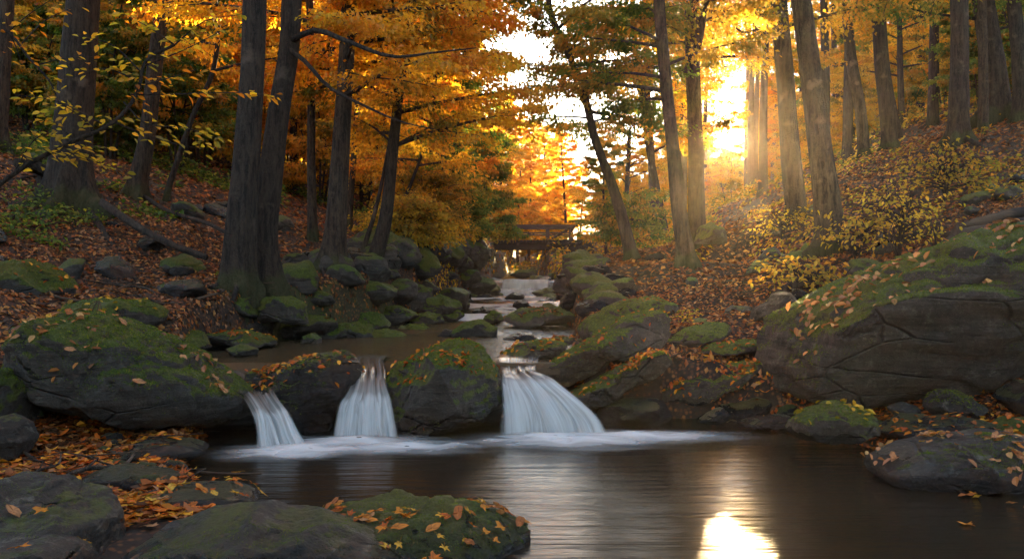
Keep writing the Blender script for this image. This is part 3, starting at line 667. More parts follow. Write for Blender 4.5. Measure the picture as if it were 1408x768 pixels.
for px, d, s, k in [(835,30,.42,'mixed'),(880,38,.42,'orange'),(925,44,.5,'mixed'),(850,48,.45,'gold'),(905,58,.5,'orange'),(870,60,.5,'gold'),(935,62,.55,'gold'),(975,50,.95,'tall'),(940,30,.9,'tall'),(1040,46,1,'tall'),(1060,34,.95,'tall'),(1125,33,1,'tall'),(1160,30,.95,'tall'),(1145,44,1,'tall'),(1200,40,1,'tall'),
                    (1240,34,.9,'gold'),(1262,42,1,'tall'),(1280,31,.95,'tall'),(1290,48,1,'gold'),(1340,34,.9,'tall'),(1380,40,1,'mixed'),(1420,32,.9,'tall'),(1460,28,.9,'mixed'),(1185,52,1,'tall'),(1100,55,1,'tall'),(960,66,1,'tall'),(1055,64,1,'tall'),(1220,60,1.05,'gold'),(1320,56,1,'gold'),(1500,36,1,'mixed'),(1085,62,.9,'gold'),(1150,66,1,'gold'),(1250,52,1,'gold'),(1350,62,1.1,'gold'),(1420,48,1.05,'gold'),(1480,58,1.1,'gold'),(1200,72,1.1,'orange'),(1300,70,1.1,'gold'),(1110,75,1,'orange'),(940,78,.8,'gold'),(980,84,.8,'orange'),(1030,90,.8,'gold'),(1075,58,1.1,'gold'),(1135,52,1.15,'gold'),(1180,62,1.3,'orange'),(1235,58,1.3,'gold'),(1285,60,1.3,'gold'),(1335,48,1.1,'orange'),(1385,54,1.2,'gold'),(1440,60,1.3,'gold'),(1120,85,1.4,'gold'),(1210,85,1.5,'gold'),(1310,85,1.5,'gold'),(1400,80,1.5,'orange'),(1265,48,1.1,'gold'),(1215,50,1.1,'mixed'),(1165,44,1,'mixed'),(915,84,.75,'gold'),(948,90,.85,'gold'),(970,86,.8,'gold'),(1001,86,.92,'gold'),(1040,82,.85,'gold'),(1085,88,1.5,'gold'),(1065,100,1.6,'gold'),(1130,96,1.6,'gold'),(905,96,.5,'gold'),(880,84,.45,'gold'),(850,80,.7,'gold'),(1160,100,1.6,'orange'),(1255,100,1.7,'gold'),(1360,100,1.7,'gold'),(938,104,1.6,'gold'),(1075,104,1.7,'gold'),(974,92,1.08,'gold'),(1042,92,1.15,'gold'),(1008,94,.97,'gold'),(998,110,1.04,'gold'),(935,108,1.8,'gold'),(945,118,1.9,'orange'),(1070,116,2.0,'gold'),(1085,110,1.8,'gold'),(1005,130,1.38,'gold'),(1003,78,1.52,'gold_low'),(1009,70,1.38,'gold_low'),(1046,50,1.0,'tall'),(966,58,1.15,'tall'),(1031,62,1.3,'tall'),(936,70,1.05,'gold'),(1074,70,1.05,'gold'),(942,64,1.0,'orange'),(1068,60,1.0,'gold'),(1014,112,1.06,'gold')]:  # gold_low thickets right under the sun are added to screen the pool from it
    place_bg(k, px, d, s, 'in the far woods of the right slope', 'woods on the right slope')

for k, (x, y) in enumerate([(-7,1),(-9,-6),(-5,-9),(0,-12),(5,-10),(9,-5),(8,1),(12,3),(-12,4),(14,9),(-13,10),(-3,-16),(4,-18),(10,-14),(-10,-15),(-16,-2),(16,-3)]):
    kind = ['mixed','tall','orange'][k % 3]; o = copy_thing(BGT[kind], (x, y, g1(x, y)), k*1.3, .95 if kind != 'tall' else 1.0, BG_LOOK[kind]+' in the woods behind the viewpoint'); o['group'] = 'woods behind the viewpoint'

# ------------------------------------------------------------------ rocks
bm = bmesh.new(); bmesh.ops.create_icosphere(bm, subdivisions=6, radius=1.0)
ICO = {6: (np.array([v.co[:] for v in bm.verts]), np.array([[v.index for v in f.verts] for f in bm.faces]))}; bm.free()
for k in (4, 5):
    bm = bmesh.new(); bmesh.ops.create_icosphere(bm, subdivisions=k, radius=1.0)
    ICO[k] = (np.array([v.co[:] for v in bm.verts]), np.array([[v.index for v in f.verts] for f in bm.faces])); bm.free()
ROCKS = {}
def rock_geo(outline, d, thick, seed, amp=.06, strata=0., tilt=0., p=2.8, sub=5, facets=14, yaw=0.):
    r = np.random.default_rng(7000+seed); U, Fc = ICO[sub]; U = U.copy()
    o = np.array(outline, float); cx, cyy = (o[:, 0].min()+o[:, 0].max())/2, (o[:, 1].min()+o[:, 1].max())/2
    c = P(cx, cyy, d); ox = (o[:, 0]-cx)/F*d; oz = -(o[:, 1]-cyy)/F*d
    # dense closed outline -> radius by angle
    oo = np.stack([ox, oz], 1); oo = np.vstack([oo, oo[:1]]); dense = np.concatenate([oo[i]+(oo[i+1]-oo[i])*np.linspace(0, 1, 24, endpoint=False)[:, None] for i in range(len(oo)-1)])
    ang = np.arctan2(dense[:, 1], dense[:, 0]); rr = np.hypot(dense[:, 0], dense[:, 1]); k = np.argsort(ang); ang, rr = ang[k], rr[k]
    tt = np.linspace(-np.pi, np.pi, 181); ra = np.interp(tt, np.r_[ang[-1]-2*np.pi, ang, ang[0]+2*np.pi], np.r_[rr[-1], rr, rr[0]])
    ker = np.array([1, 2, 3, 2, 1])/9.; ra2 = np.convolve(np.r_[ra[-5:-1], ra, ra[1:5]], ker, 'same')[4:-4]
    s = np.hypot(U[:, 0], U[:, 2]); y = U[:, 1]; th = np.arctan2(U[:, 2], U[:, 0])
    kk = (s**p+np.abs(y)**p)**(-1/p); s2 = s*kk; y2 = y*kk
    W = np.stack([s2*np.cos(th), y2, s2*np.sin(th)], 1)
    for _ in range(facets):
        nrm = r.normal(size=3); nrm[1] = -abs(nrm[1])*1.2 if r.random() < .75 else nrm[1]; nrm /= np.linalg.norm(nrm); off = r.uniform(.68, .95)
        dd = W@nrm-off; W = W-np.where(dd > 0, dd, 0)[:, None]*nrm
    Rr = np.interp(th, tt, ra2)
    Wx = W[:, 0]*Rr; Wz = W[:, 2]*Rr; Wy = W[:, 1]*thick
    size = (np.ptp(ox)+np.ptp(oz))/4
    Q = np.stack([Wx, Wy, Wz], 1)
    nd = Q/(np.linalg.norm(Q, axis=1)[:, None]+1e-6)
    sh = r.random(3)*50
    rid = 1-2*np.abs(fbm(Q/size*2.1+sh, 3, seed+21)); disp = amp*size*(.9*fbm(Q/size*1.3+sh, 3, seed)+.45*rid+.5*fbm(Q/size*4+sh, 3, seed+5)+.25*fbm(Q/size*13+sh, 3, seed+9))
    if strata:
        ca, sa = math.cos(tilt), math.sin(tilt); zz = (-Wx*sa+Wz*ca); q = zz/(size*.16)+1.1*fbm(Q/size*1.6+sh, 3, seed+3)
        saw = np.abs((q % 1)-.5)*2; step = np.clip((saw-.15)*2.2, 0, 1)
        disp = disp+strata*size*(step-.6)*(.6+.5*vnoise(Q/size*2+sh, seed+8))
    Q = Q+nd*disp[:, None]
    if yaw:
        ca, sa = math.cos(yaw), math.sin(yaw); Q = np.stack([Q[:, 0]*ca-Q[:, 1]*sa, Q[:, 0]*sa+Q[:, 1]*ca, Q[:, 2]], 1)
    return Q, Fc, c
def add_moss(V, Fc, root, seed, n, nmin=.45, h=.016, thr=0., off=None, part='moss'):
    """short moss blades on the faces that look up"""
    r = np.random.default_rng(seed); a, b, c = V[Fc[:, 0]], V[Fc[:, 1]], V[Fc[:, 2]]
    N = np.cross(b-a, c-a); A = np.linalg.norm(N, axis=1); N /= A[:, None]+1e-12
    cen = (a+b+c)/3+(0 if off is None else off); m = fbm(cen*1.7, 3, seed)+(N[:, 2]-nmin)*1.6
    w = np.where((N[:, 2] > nmin-.25) & (m > thr), A, 0)
    if w.sum() <= 0: return
    f = r.choice(len(Fc), n, p=w/w.sum()); u1 = np.sqrt(r.random(n)); u2 = r.random(n)
    pp = a[f]*(1-u1)[:, None]+b[f]*(u1*(1-u2))[:, None]+c[f]*(u1*u2)[:, None]
    clump = .5+.5*vnoise((pp+(0 if off is None else off))*30, seed+1)
    L = h*(.5+1.0*clump)*r.uniform(.7, 1.3, n)
    dr = N[f]+r.normal(0, .45, (n, 3)); dr /= np.linalg.norm(dr, axis=1)[:, None]
    sd = np.cross(dr, r.normal(size=(n, 3))); sd /= np.linalg.norm(sd, axis=1)[:, None]+1e-9
    base = pp-N[f]*.004; wd = (h*.28)*r.uniform(.7, 1.4, n)
    v = np.stack([base-sd*wd[:, None], base+sd*wd[:, None], base+dr*L[:, None]], 1).reshape(-1, 3)
    cc = np.array([(.04, .075, .004), (.08, .145, .007), (.135, .20, .011), (.17, .19, .015)])[r.choice(4, n, p=[.3, .35, .25, .1])]*(.55+.8*clump[:, None])
    obj(part, mesh(part, v, np.arange(n*3).reshape(-1, 3), M_LEAF, col=np.repeat(cc, 3, 0), smooth=False), root)
def rock(key, outline, d, thick, label, mat=None, cat='rock', name='rock', moss=0, mossn=.45, mossthr=0., mossh=.013, group=None, **k):
    seed = len(ROCKS)+1; Q, Fc, c = rock_geo(outline, d, thick, seed, **k)
    if moss:
        fn = np.cross(Q[Fc[:, 1]]-Q[Fc[:, 0]], Q[Fc[:, 2]]-Q[Fc[:, 0]]); vn = np.zeros_like(Q)
        for k_ in range(3):
            for ax_ in range(3): vn[:, ax_] += np.bincount(Fc[:, k_], fn[:, ax_], len(Q))
        vn /= np.linalg.norm(vn, axis=1)[:, None]+1e-12; W_ = Q+c
        mk = np.clip((fbm(W_*1.7, 3, seed)+(vn[:, 2]-mossn)*1.6-mossthr)/.35, 0, 1); mk = mk*mk*(3-2*mk)
        Q = Q+vn*(mk*(.022+.016*fbm(W_*9, 3, seed+4)+.008*vnoise(W_*26, seed+2)))[:, None]*min(1, mossh/.012)
    me = mesh(name, Q, Fc, mat or M_ROCK)
    if moss:
        root = thing(name, label, cat, tuple(c), group); obj('stone', me, root); add_moss(Q, Fc, root, seed, moss, nmin=mossn, thr=mossthr, off=c, h=mossh)
    else:
        root = obj(name, me); root.location = tuple(c); tag(root, label, cat, group)
    ROCKS[key] = (root, Q+c, Fc); return root

BM, BW, BB = M_ROCKM, M_ROCKW, M_ROCKB
# foreground
rock('f1', [(-70,700),(0,663),(60,665),(115,682),(150,712),(156,748),(140,800),(0,830),(-80,790)], 4.0, .5, 'smooth dark boulder with mossy right flank in the bottom left corner', M_ROCKB, 'boulder', 'boulder', moss=7000, mossn=.35, mossthr=.45, mossh=.007, p=2.2, amp=.04, facets=5, sub=6)
rock('f2', [(-60,760),(0,745),(60,738),(100,757),(130,800),(60,850),(-60,840)], 3.6, .35, 'small rounded boulder under the bottom left corner boulder, bearing a pale leaf', BB, 'boulder', 'boulder', p=2.2, amp=.03, facets=3)
rock('f3', [(150,785),(215,728),(270,704),(350,700),(430,711),(490,726),(560,750),(630,785),(600,830),(400,850),(200,840)], 3.9, .45, 'wide smooth foreground boulder with a bright moss patch at the bottom edge', BB, 'boulder', 'boulder', moss=9000, mossn=.6, mossthr=.72, mossh=.007, p=2.2, amp=.035, facets=5, sub=6)
rock('f4', [(420,715),(500,700),(550,684),(610,690),(680,715),(748,744),(725,790),(600,830),(480,800),(430,745)], 4.15, .42, 'mossy foreground rock heaped with orange maple leaves beside the pool', M_ROCK, 'rock', 'rock', moss=16000, mossn=.5, mossthr=.25, mossh=.008, amp=.06, sub=6)
rock('f5', [(113,655),(160,640),(230,650),(264,664),(240,674),(150,670)], 5.2, .22, 'narrow black wet stone lying above the flat leafy slab at lower left', BW, 'stone', 'stone', amp=.05)
rock('f6', [(120,705),(170,688),(230,675),(320,672),(362,690),(300,707),(190,722)], 4.75, .4, 'flat wet slab strewn with leaves at the lower left water edge', BW, 'slab', 'stone_slab', amp=.04)
rock('f7', [(165,620),(200,606),(260,606),(302,621),(280,634),(190,636),(120,632)], 6.0, .35, 'low wet black stone in the hollow beneath the big left boulder', BW, 'stone', 'stone', amp=.06)
rock('f8', [(66,590),(84,596),(92,622),(60,626),(50,612)], 6.2, .1, 'small pointed dark stone in the hollow beneath the big left boulder', BW, 'stone', 'stone')
# left
rock('l1', [(-10,500),(10,462),(40,446),(85,438),(145,441),(205,468),(262,502),(322,545),(350,578),(344,604),(318,616),(250,612),(160,594),(60,565),(0,540)], 7.0, 1.0, 'huge mossy boulder sloping down to the left waterfall, dotted with leaves', M_ROCK, 'boulder', 'boulder', moss=42000, mossn=.4, mossthr=-.15, amp=.05, strata=.025, tilt=-.45, sub=6, p=2.8)
rock('l2', [(-40,520),(10,508),(30,525),(42,560),(40,592),(0,600),(-50,590)], 6.2, .4, 'dark mossy rock at the left edge below the huge boulder', BM, 'rock', 'rock', moss=5000)
rock('l3', [(-40,580),(0,572),(22,582),(36,606),(24,628),(-30,640)], 5.6, .3, 'rounded dark stone at the left edge above the leafy shore', BB, 'stone', 'stone')
rock('l4', [(62,434),(90,420),(130,414),(185,412),(212,424),(218,442),(196,460),(120,454),(68,446)], 9.0, .6, 'mossy rock with a yellow glowing end behind the huge left boulder', BM, 'rock', 'rock', moss=9000)
rock('l5', [(203,463),(240,453),(275,461),(284,478),(260,488),(215,484)], 9.4, .4, 'round mossy stone right of the yellow ended rock', BM, 'stone', 'stone', moss=3000)
rock('l6', [(214,482),(250,476),(276,484),(272,495),(228,496)], 8.9, .3, 'low mossy stone tucked under the round mossy stone at left', BM, 'stone', 'stone')
rock('l7', [(278,464),(330,456),(366,466),(384,480),(330,485),(284,480)], 10.2, .5, 'flat orange rimmed mossy rock at the left end of the upper pool', M_ROCK, 'rock', 'rock', moss=3000)
rock('l8', [(310,480),(332,473),(353,480),(350,490),(318,491)], 9.2, .2, 'small round mossy stone in front of the orange rimmed rock', BM, 'stone', 'stone')
rock('l9', [(362,446),(400,436),(440,436),(464,446),(455,463),(400,466),(368,460)], 12, .6, 'long mossy rock below the twin trunks at the upper pool', BM, 'rock', 'rock', moss=5000)
rock('l10', [(408,474),(416,462),(430,457),(440,464),(444,475)], 11.2, .2, 'small pointed mossy stone at the far edge of the upper pool', BM, 'stone', 'stone')
rock('l11', [(318,446),(332,433),(352,432),(374,446),(374,462),(336,462)], 11.3, .4, 'grey green stone at the foot of the straight twin stem', BB, 'stone', 'stone')
rock('l12', [(-20,385),(10,364),(38,362),(66,378),(92,406),(85,424),(-10,424)], 9.6, .7, 'rounded mossy rock on the leafy slope at the left edge', BM, 'rock', 'rock', moss=8000)
rock('l13', [(222,388),(236,377),(250,382),(262,404),(246,408)], 12, .25, 'upright grey slab stuck in the leaf litter left of the twin trunks', BB, 'stone', 'stone')
LB = [(455,462,490,445,520,462,500,472,12.5),(480,440,508,430,540,447,520,458,13.5),(500,466,530,455,560,468,530,474,12.6),(440,430,470,416,500,430,470,440,13.8),(478,418,498,394,520,400,524,424,14.5),(520,432,548,420,575,436,548,448,14.5),(530,412,560,392,590,402,592,424,16),(560,444,590,432,612,442,590,452,15),(575,424,604,408,636,424,608,432,16),(560,398,580,382,606,396,590,408,18),(600,410,620,396,650,402,640,420,19),(600,436,618,428,640,434,622,442,16),(640,392,660,378,684,392,664,404,26),(660,402,676,392,690,400,680,408,27),(620,384,642,368,664,384,640,396,25),(410,442,432,430,452,440,436,450,12.6),(430,462,455,452,480,464,455,472,12.2),(540,456,565,448,590,458,560,464,13.6)]
LBN = ['leftmost mossy stone of the tumbled left bank above the upper pool','mossy stone second in the tumble on the left bank','low mossy stone at the water line below the left tumble','mossy hump at the foot of the stout brown trunk','upright mossy block below the slender maple','dark wedge shaped stone below the slender maple','large mossy block right of the slender maple foot','flat mossy stone by the small riffle on the left','round mossy stone at the left shore of the narrow stream','mossy stone under the low yellow green bush','leaf brown leaning rock on the left bank','little mossy stone at the left water edge of the riffle','dark rock left of the upper cascade','small mossy stone touching the lower cascade step','tall brown rock below the green bush','mossy stone close right of the twin trunk roots','long low mossy stone right of the long mossy rock','wet flat stone with a white trickle beside the upper pool']
for k, (a, b_) in enumerate(zip(LB, LBN)):
    x0, y0, x1, y1, x2, y2, x3, y3, d = a
    rock('lb%d' % k, [(x0,y0),((x0+x1)/2-3,(y0+y1)/2-5),(x1,y1),((x1+x2)/2+4,(y1+y2)/2-4),(x2,y2),(x3,y3+4),((x0+x3)/2,max(y0,y3)+5)], d, .5*(x2-x0)/F*d, b_, BM if k % 3 else M_ROCK, 'rock', 'rock', moss=2500 if d < 17 else 0, sub=5 if d < 17 else 4)
# ledge
rock('c1', [(335,522),(372,510),(420,488),(440,477),(472,478),(488,490),(494,512),(476,545),(460,575),(452,606),(425,608),(412,582),(380,552)], 7.65, .5, 'dark wet ledge rock between the left and middle waterfalls, leaves on its face', BW, 'rock', 'ledge_rock', moss=5000, mossn=.6, mossthr=.25, amp=.07, sub=6)
rock('c2', [(528,530),(545,508),(580,488),(612,471),(642,466),(668,482),(684,512),(692,560),(684,596),(620,602),(560,602),(540,570)], 7.65, .7, 'domed mossy boulder between the middle and right waterfalls', BM, 'boulder', 'boulder', moss=22000, mossn=.35, mossthr=-.1, amp=.05, sub=6)
rock('c3', [(720,520),(760,500),(800,480),(850,448),(888,431),(908,430),(921,446),(917,472),(860,497),(810,520),(770,530)], 8.7, .6, 'long pale topped mossy slab tilted toward the right waterfall', M_ROCK, 'slab', 'rock_slab', moss=14000, mossn=.4, mossthr=0, amp=.05, sub=6, strata=.02, tilt=.5)
rock('c4', [(760,556),(800,535),(850,508),(915,474),(934,484),(925,500),(880,532),(830,560),(780,572)], 8.2, .45, 'dark slab with leaves lying under the pale topped slab', M_ROCK, 'slab', 'rock_slab', moss=6000, mossn=.5, mossthr=.2, sub=6, strata=.02, tilt=.5)
rock('c5', [(792,462),(800,446),(840,426),(898,407),(928,415),(938,432),(900,440),(850,462),(810,472)], 10.8, .7, 'long mossy boulder behind the pale topped slab', BM, 'boulder', 'boulder', moss=9000, sub=6)
rock('c6', [(892,552),(910,534),(955,514),(1000,509),(1050,498),(1074,504),(1050,515),(990,535),(935,562)], 8.5, .5, 'thick leaf covered slab slanting down left of the great mossy boulder', M_ROCK, 'slab', 'rock_slab', moss=9000, mossn=.45, mossthr=.1, sub=6, strata=.02, tilt=.45)
rock('c7', [(962,486),(985,476),(1020,471),(1044,469),(1056,476),(1035,484),(990,490)], 9.5, .4, 'mossy stone with a pale end above the leaf covered slab', BM, 'stone', 'stone', moss=4000)
rock('c8', [(915,474),(955,450),(990,446),(1012,456),(990,474),(950,482)], 10, .4, 'low mossy stone behind the leaf covered slab', BM, 'stone', 'stone', moss=3000)
rock('c9', [(1030,446),(1040,425),(1066,405),(1090,393),(1099,406),(1080,432),(1050,452)], 10.4, .4, 'angular grey block leaning left of the great mossy boulder', BB, 'rock', 'rock', p=3.5)
rock('c10', [(686,492),(715,476),(755,470),(780,476),(775,492),(720,502)], 9.1, .35, 'low leaf strewn mossy rock at the lip of the right waterfall', M_ROCK, 'rock', 'rock', moss=3000)
rock('c11', [(846,580),(872,560),(895,551),(907,556),(904,574),(872,584)], 7.8, .22, 'wet glossy stone at the right end of the foam', BW, 'stone', 'stone')
rock('c12', [(958,582),(975,568),(992,560),(1005,570),(1000,584)], 7.6, .15, 'small pointed wet stone at the pool edge, first of three', BW, 'stone', 'stone')
rock('c13', [(1012,582),(1050,572),(1085,570),(1090,584),(1050,592)], 7.5, .2, 'low wet stone at the pool edge just left of the leafy round slab', BW, 'stone', 'stone')
rock('c14', [(690,440),(715,426),(758,427),(803,433),(775,448),(715,450)], 14, .6, 'low mossy mound with leaves splitting the narrow stream', M_ROCK, 'rock', 'rock', moss=3000)
rock('c15', [(745,440),(790,408),(826,396),(838,404),(820,424),(780,442)], 15.5, .6, 'long mossy slab at the right side of the narrow stream', BM, 'slab', 'rock_slab', moss=4000)
rock('c16', [(790,432),(820,414),(862,404),(870,416),(840,432)], 14, .6, 'low mossy slab behind the long mossy boulder', BM, 'slab', 'rock_slab', moss=3000)
rock('c17', [(806,392),(826,368),(860,362),(878,378),(860,396),(820,404)], 19, .8, 'dark bulky rock below the crooked leaning trunk', M_ROCK, 'rock', 'rock')
rock('c18', [(862,408),(880,385),(910,376),(924,392),(900,410)], 16, .6, 'leaning mossy rock below the mossy footed trunk', BM, 'rock', 'rock')
rock('c19', [(938,448),(960,436),(985,440),(980,452),(950,456)], 11, .3, 'flat stone with mossy cap among the right bank boulders', BM, 'stone', 'stone')
rock('c20', [(985,440),(1010,420),(1035,422),(1036,444),(1005,452)], 11, .4, 'dull grey stone left of the angular leaning block', BB, 'stone', 'stone')
rock('c21', [(796,596),(826,562),(872,546),(912,550),(926,575),(918,598),(850,602)], 8.05, .3, 'black wet rock face under the dark leaf strewn slab beside the right waterfall', BW, 'rock', 'rock')
rock('c22', [(924,592),(945,564),(996,548),(1046,540),(1066,560),(1056,590),(990,596)], 8.3, .3, 'black wet rock face under the thick leaf covered slab', BW, 'rock', 'rock')
rock('tr1', [(292,436),(300,410),(325,400),(350,409),(358,438)], 11.1, .3, 'mossy stone wedged against the foot of the straight twin stem', BM, 'stone', 'stone', moss=2500)
rock('tr2', [(352,444),(362,414),(388,406),(416,420),(424,446)], 11.2, .3, 'mossy hump covering the roots of the curved twin stem', BM, 'stone', 'stone', moss=2500)
o = obj('stone', mesh('stone', *rock_geo([(955,335),(962,312),(978,305),(995,311),(1000,335)], 18, .4, 900)[:2], BM)); o.location = tuple(P(977.5, 320, 18)); tag(o, 'mossy stone added on the right bank to block stray sun, by the forked trunk', 'stone')  # added stone, stops a stray sun fleck from reaching the pool
# stream stones
SS = [(618,464,634,448,658,442,682,454,684,466,12.6,'round mossy boulder standing midstream above the upper pool',BM),(598,462,612,452,626,456,620,466,622,468,12.5,'small dark wet stone left of the round midstream boulder',BW),(648,428,664,421,680,424,688,432,660,436,17,'wet black stone midstream below the cascade, left one',BW),(704,420,712,412,726,413,732,422,712,425,19,'dark stone midstream directly below the cascade',BW),(662,440,676,428,690,430,696,440,678,444,15,'pointed mossy stone midstream near the mound',BM),(684,470,710,458,735,456,742,466,710,474,11.8,'low wet stone right of the round midstream boulder',BW),(742,470,765,462,790,464,796,474,765,478,11,'leaf covered flat stone at the right side of the upper pool',M_ROCK),(692,410,705,402,720,404,724,410,705,414,24,'wet stone at the foot of the lower cascade step',BW),(730,402,750,394,772,398,770,408,745,410,26,'flat mossy rock right of the lower cascade step',M_ROCK),(745,380,762,368,790,372,795,386,765,390,34,'mossy rock beneath the bridge pier',BM),(700,378,715,370,735,370,740,378,718,381,40,'round dark stone in the stream under the bridge',M_ROCK),(630,446,645,440,660,442,655,450,640,451,14,'small black stone by the left shore of the narrow stream',BW)]
for k, s in enumerate(SS):
    rock('s%d' % k, [(s[0],s[1]),(s[2],s[3]),(s[4],s[5]),(s[6],s[7]),(s[8],s[9]+3)], s[10], .45*(s[6]-s[0])/F*s[10], s[11], s[12], 'stone', 'stone', moss=3000 if k in (0, 4) else 0)
# right
rock('b1', [(1050,520),(1056,470),(1068,440),(1110,420),(1180,392),(1260,362),(1330,338),(1408,314),(1500,290),(1600,300),(1620,400),(1560,500),(1440,535),(1350,540),(1260,552),(1180,556),(1110,552),(1072,540)], 7.9, 1.15, 'great mossy boulder rising to the right edge with a layered grey face', M_ROCK, 'boulder', 'boulder', moss=70000, mossn=.38, mossthr=-.25, amp=.045, strata=.075, tilt=.12, sub=6, p=3.2, facets=10)
rock('b2', [(1086,594),(1120,570),(1160,558),(1204,566),(1212,588),(1165,606),(1105,608)], 6.6, .35, 'rounded wet slab with yellow leaves in front of the great mossy boulder', M_ROCK, 'slab', 'rock_slab', moss=2500, mossn=.6, mossthr=.3)
rock('b3', [(1276,560),(1298,543),(1338,544),(1360,560),(1340,574),(1290,572)], 7.0, .25, 'small rounded mossy stone under the overhang of the great boulder', M_ROCKB, 'stone', 'stone', moss=2500, mossn=.6, mossthr=.2)
rock('b4', [(1148,640),(1220,614),(1300,604),(1408,600),(1480,625),(1440,665),(1250,676),(1180,664)], 5.7, .55, 'broad flat slab sprinkled with leaves at the right water edge', M_ROCKB, 'slab', 'rock_slab', moss=9000, mossn=.8, mossthr=.35, mossh=.009, amp=.035, sub=6, p=3)
rock('b5', [(1376,548),(1408,524),(1470,530),(1480,570),(1410,575)], 6.9, .3, 'dark stone half cut by the right edge under the overhang', BW, 'stone', 'stone')
rock('b6', [(1205,596),(1250,572),(1330,574),(1380,585),(1330,606),(1230,610)], 6.6, .35, 'shadowed flat stone behind the broad slab at right', BW, 'stone', 'stone')
rock('b7', [(1222,560),(1245,553),(1268,558),(1270,570),(1235,574)], 7.1, .15, 'small grey stone beside the rounded mossy stone under the overhang', BB, 'stone', 'stone')
rock('b8', [(1365,596),(1400,575),(1450,580),(1450,606),(1390,608)], 6.4, .3, 'dark leafy stone behind the broad slab at the right edge', M_ROCK, 'stone', 'stone')
# small loose pebbles and cobbles along the shores
r = np.random.default_rng(91)
cob = []
for kx in range(3):
    U, Fc = ICO[4]; rr = np.random.default_rng(kx+55); W = U.copy()
    for _ in range(12):
        nrm = rr.normal(size=3); nrm /= np.linalg.norm(nrm); dd = W@nrm-rr.uniform(.65, .95); W = W-np.where(dd > 0, dd, 0)[:, None]*nrm*.9
    W = W*np.array([1, .8, .55])*(1+.12*fbm(W*2+kx*9, 3, kx))[:, None]; cob.append(mesh('cobble', W, Fc, [M_ROCKW, M_ROCK, M_ROCKM][kx]))
def cobbles(n, xr, yr, smin, smax, label, group, water=False):
    c = 0
    while c < n:
        y = r.uniform(*yr); x = r.uniform(*xr); l = np.interp(y, YK, XL); rr_ = np.interp(y, YK, XR); s = max(l-x, x-rr_)
        if sunpath(x, y): continue
        if (not water and not (-.1 < s < .9)) or (water and not (-.5 < s < .05)): continue
        sc = r.uniform(smin, smax); o = obj('cobble', cob[r.integers(0, 3)]); z = max(g1(x, y), float(wlev(y))-.05 if water else -9)
        o.location = (x, y, z+.1*sc); o.scale = (sc, sc, sc); o.rotation_euler = (r.normal()*.2, r.normal()*.2, r.random()*6.28)
        tag(o, label, 'stone', group); c += 1
cobbles(26, (1.8, 4.2), (6.2, 8.4), .04, .14, 'small dark cobble on the leafy right shore below the great boulder', 'cobbles on the right shore')
cobbles(22, (-4.6, -1.4), (4.7, 6.9), .03, .11, 'small dark cobble on the leafy left shore below the huge boulder', 'cobbles on the left shore')
cobbles(60, (-3.8, 0.), (12.2, 29), .16, .5, 'mossy cobble along the left edge of the narrow stream', 'cobbles left of the narrow stream')
cobbles(44, (.3, 3.2), (11, 20), .14, .36, 'mossy cobble along the right edge of the narrow stream', 'cobbles right of the narrow stream')
cobbles(52, (-1.6, 1.4), (13.2, 36), .12, .34, 'wet cobble breaking the surface of the narrow stream', 'cobbles in the narrow stream', True)

# ------------------------------------------------------------------ falling water
def loft(rows, nu=28, nv=60, lip=None):
    """rows: list of (left point, right point) across the flow, from upstream to downstream"""
    Ls = spline([a for a, b in rows], nv); Rs = spline([b for a, b in rows], nv); u = np.linspace(0, 1, nu)
    Vv = Ls[:, None, :]*(1-u)[None, :, None]+Rs[:, None, :]*u[None, :, None]
    d = np.r_[0, np.cumsum(np.linalg.norm(np.diff((Ls+Rs)/2, axis=0), axis=1))]; v = d/d[-1]
    if lip is not None:   # v = .35 at the lip
        dl = d[np.argmin(np.linalg.norm((Ls+Rs)/2-(rows[lip][0]+rows[lip][1])/2, axis=1))]/d[-1]; v = np.interp(v, [0, dl, 1], [0, .35, 1])
    ru = np.random.default_rng(int(abs(rows[0][0][0])*1000)); bu = vnoise(np.stack([u*3.5, 0*u+ru.random()*9, 0*u], 1), 3)+.5*vnoise(np.stack([u*9, 0*u+ru.random()*9, 0*u], 1), 6)
    Vv[..., 1] -= (.05*np.sin(np.pi*u)+.07*bu)[None, :]*np.clip(v*2.2-.5, 0, 1)[:, None]; Vv[..., 2] += (.035*bu)[None, :]*(np.exp(-((v-.35)/.12)**2))[:, None]
    Vv[..., 0] += (.02*vnoise(np.stack([np.repeat(u[None], nv, 0).ravel()*6, np.repeat(v[:, None], nu, 1).ravel()*3, np.full(nu*nv, ru.random()*9)], 1), 8).reshape(nv, nu))*v[:, None]; wob = .012*vnoise(np.stack([np.repeat(u[None], nv, 0).ravel()*14, np.repeat(v[:, None], nu, 1).ravel()*2, 0*np.zeros(nu*nv)], 1), 4).reshape(nv, nu); Vv[..., 1] += wob
    UV = np.stack([np.repeat(u[None, :], nv, 0), np.repeat(v[:, None], nu, 1)], -1).reshape(-1, 2)
    i = (np.arange(nv-1)[:, None]*nu+np.arange(nu-1)[None, :]).ravel()
    return Vv.reshape(-1, 3), np.stack([i, i+1, i+nu+1, i+nu], 1), UV
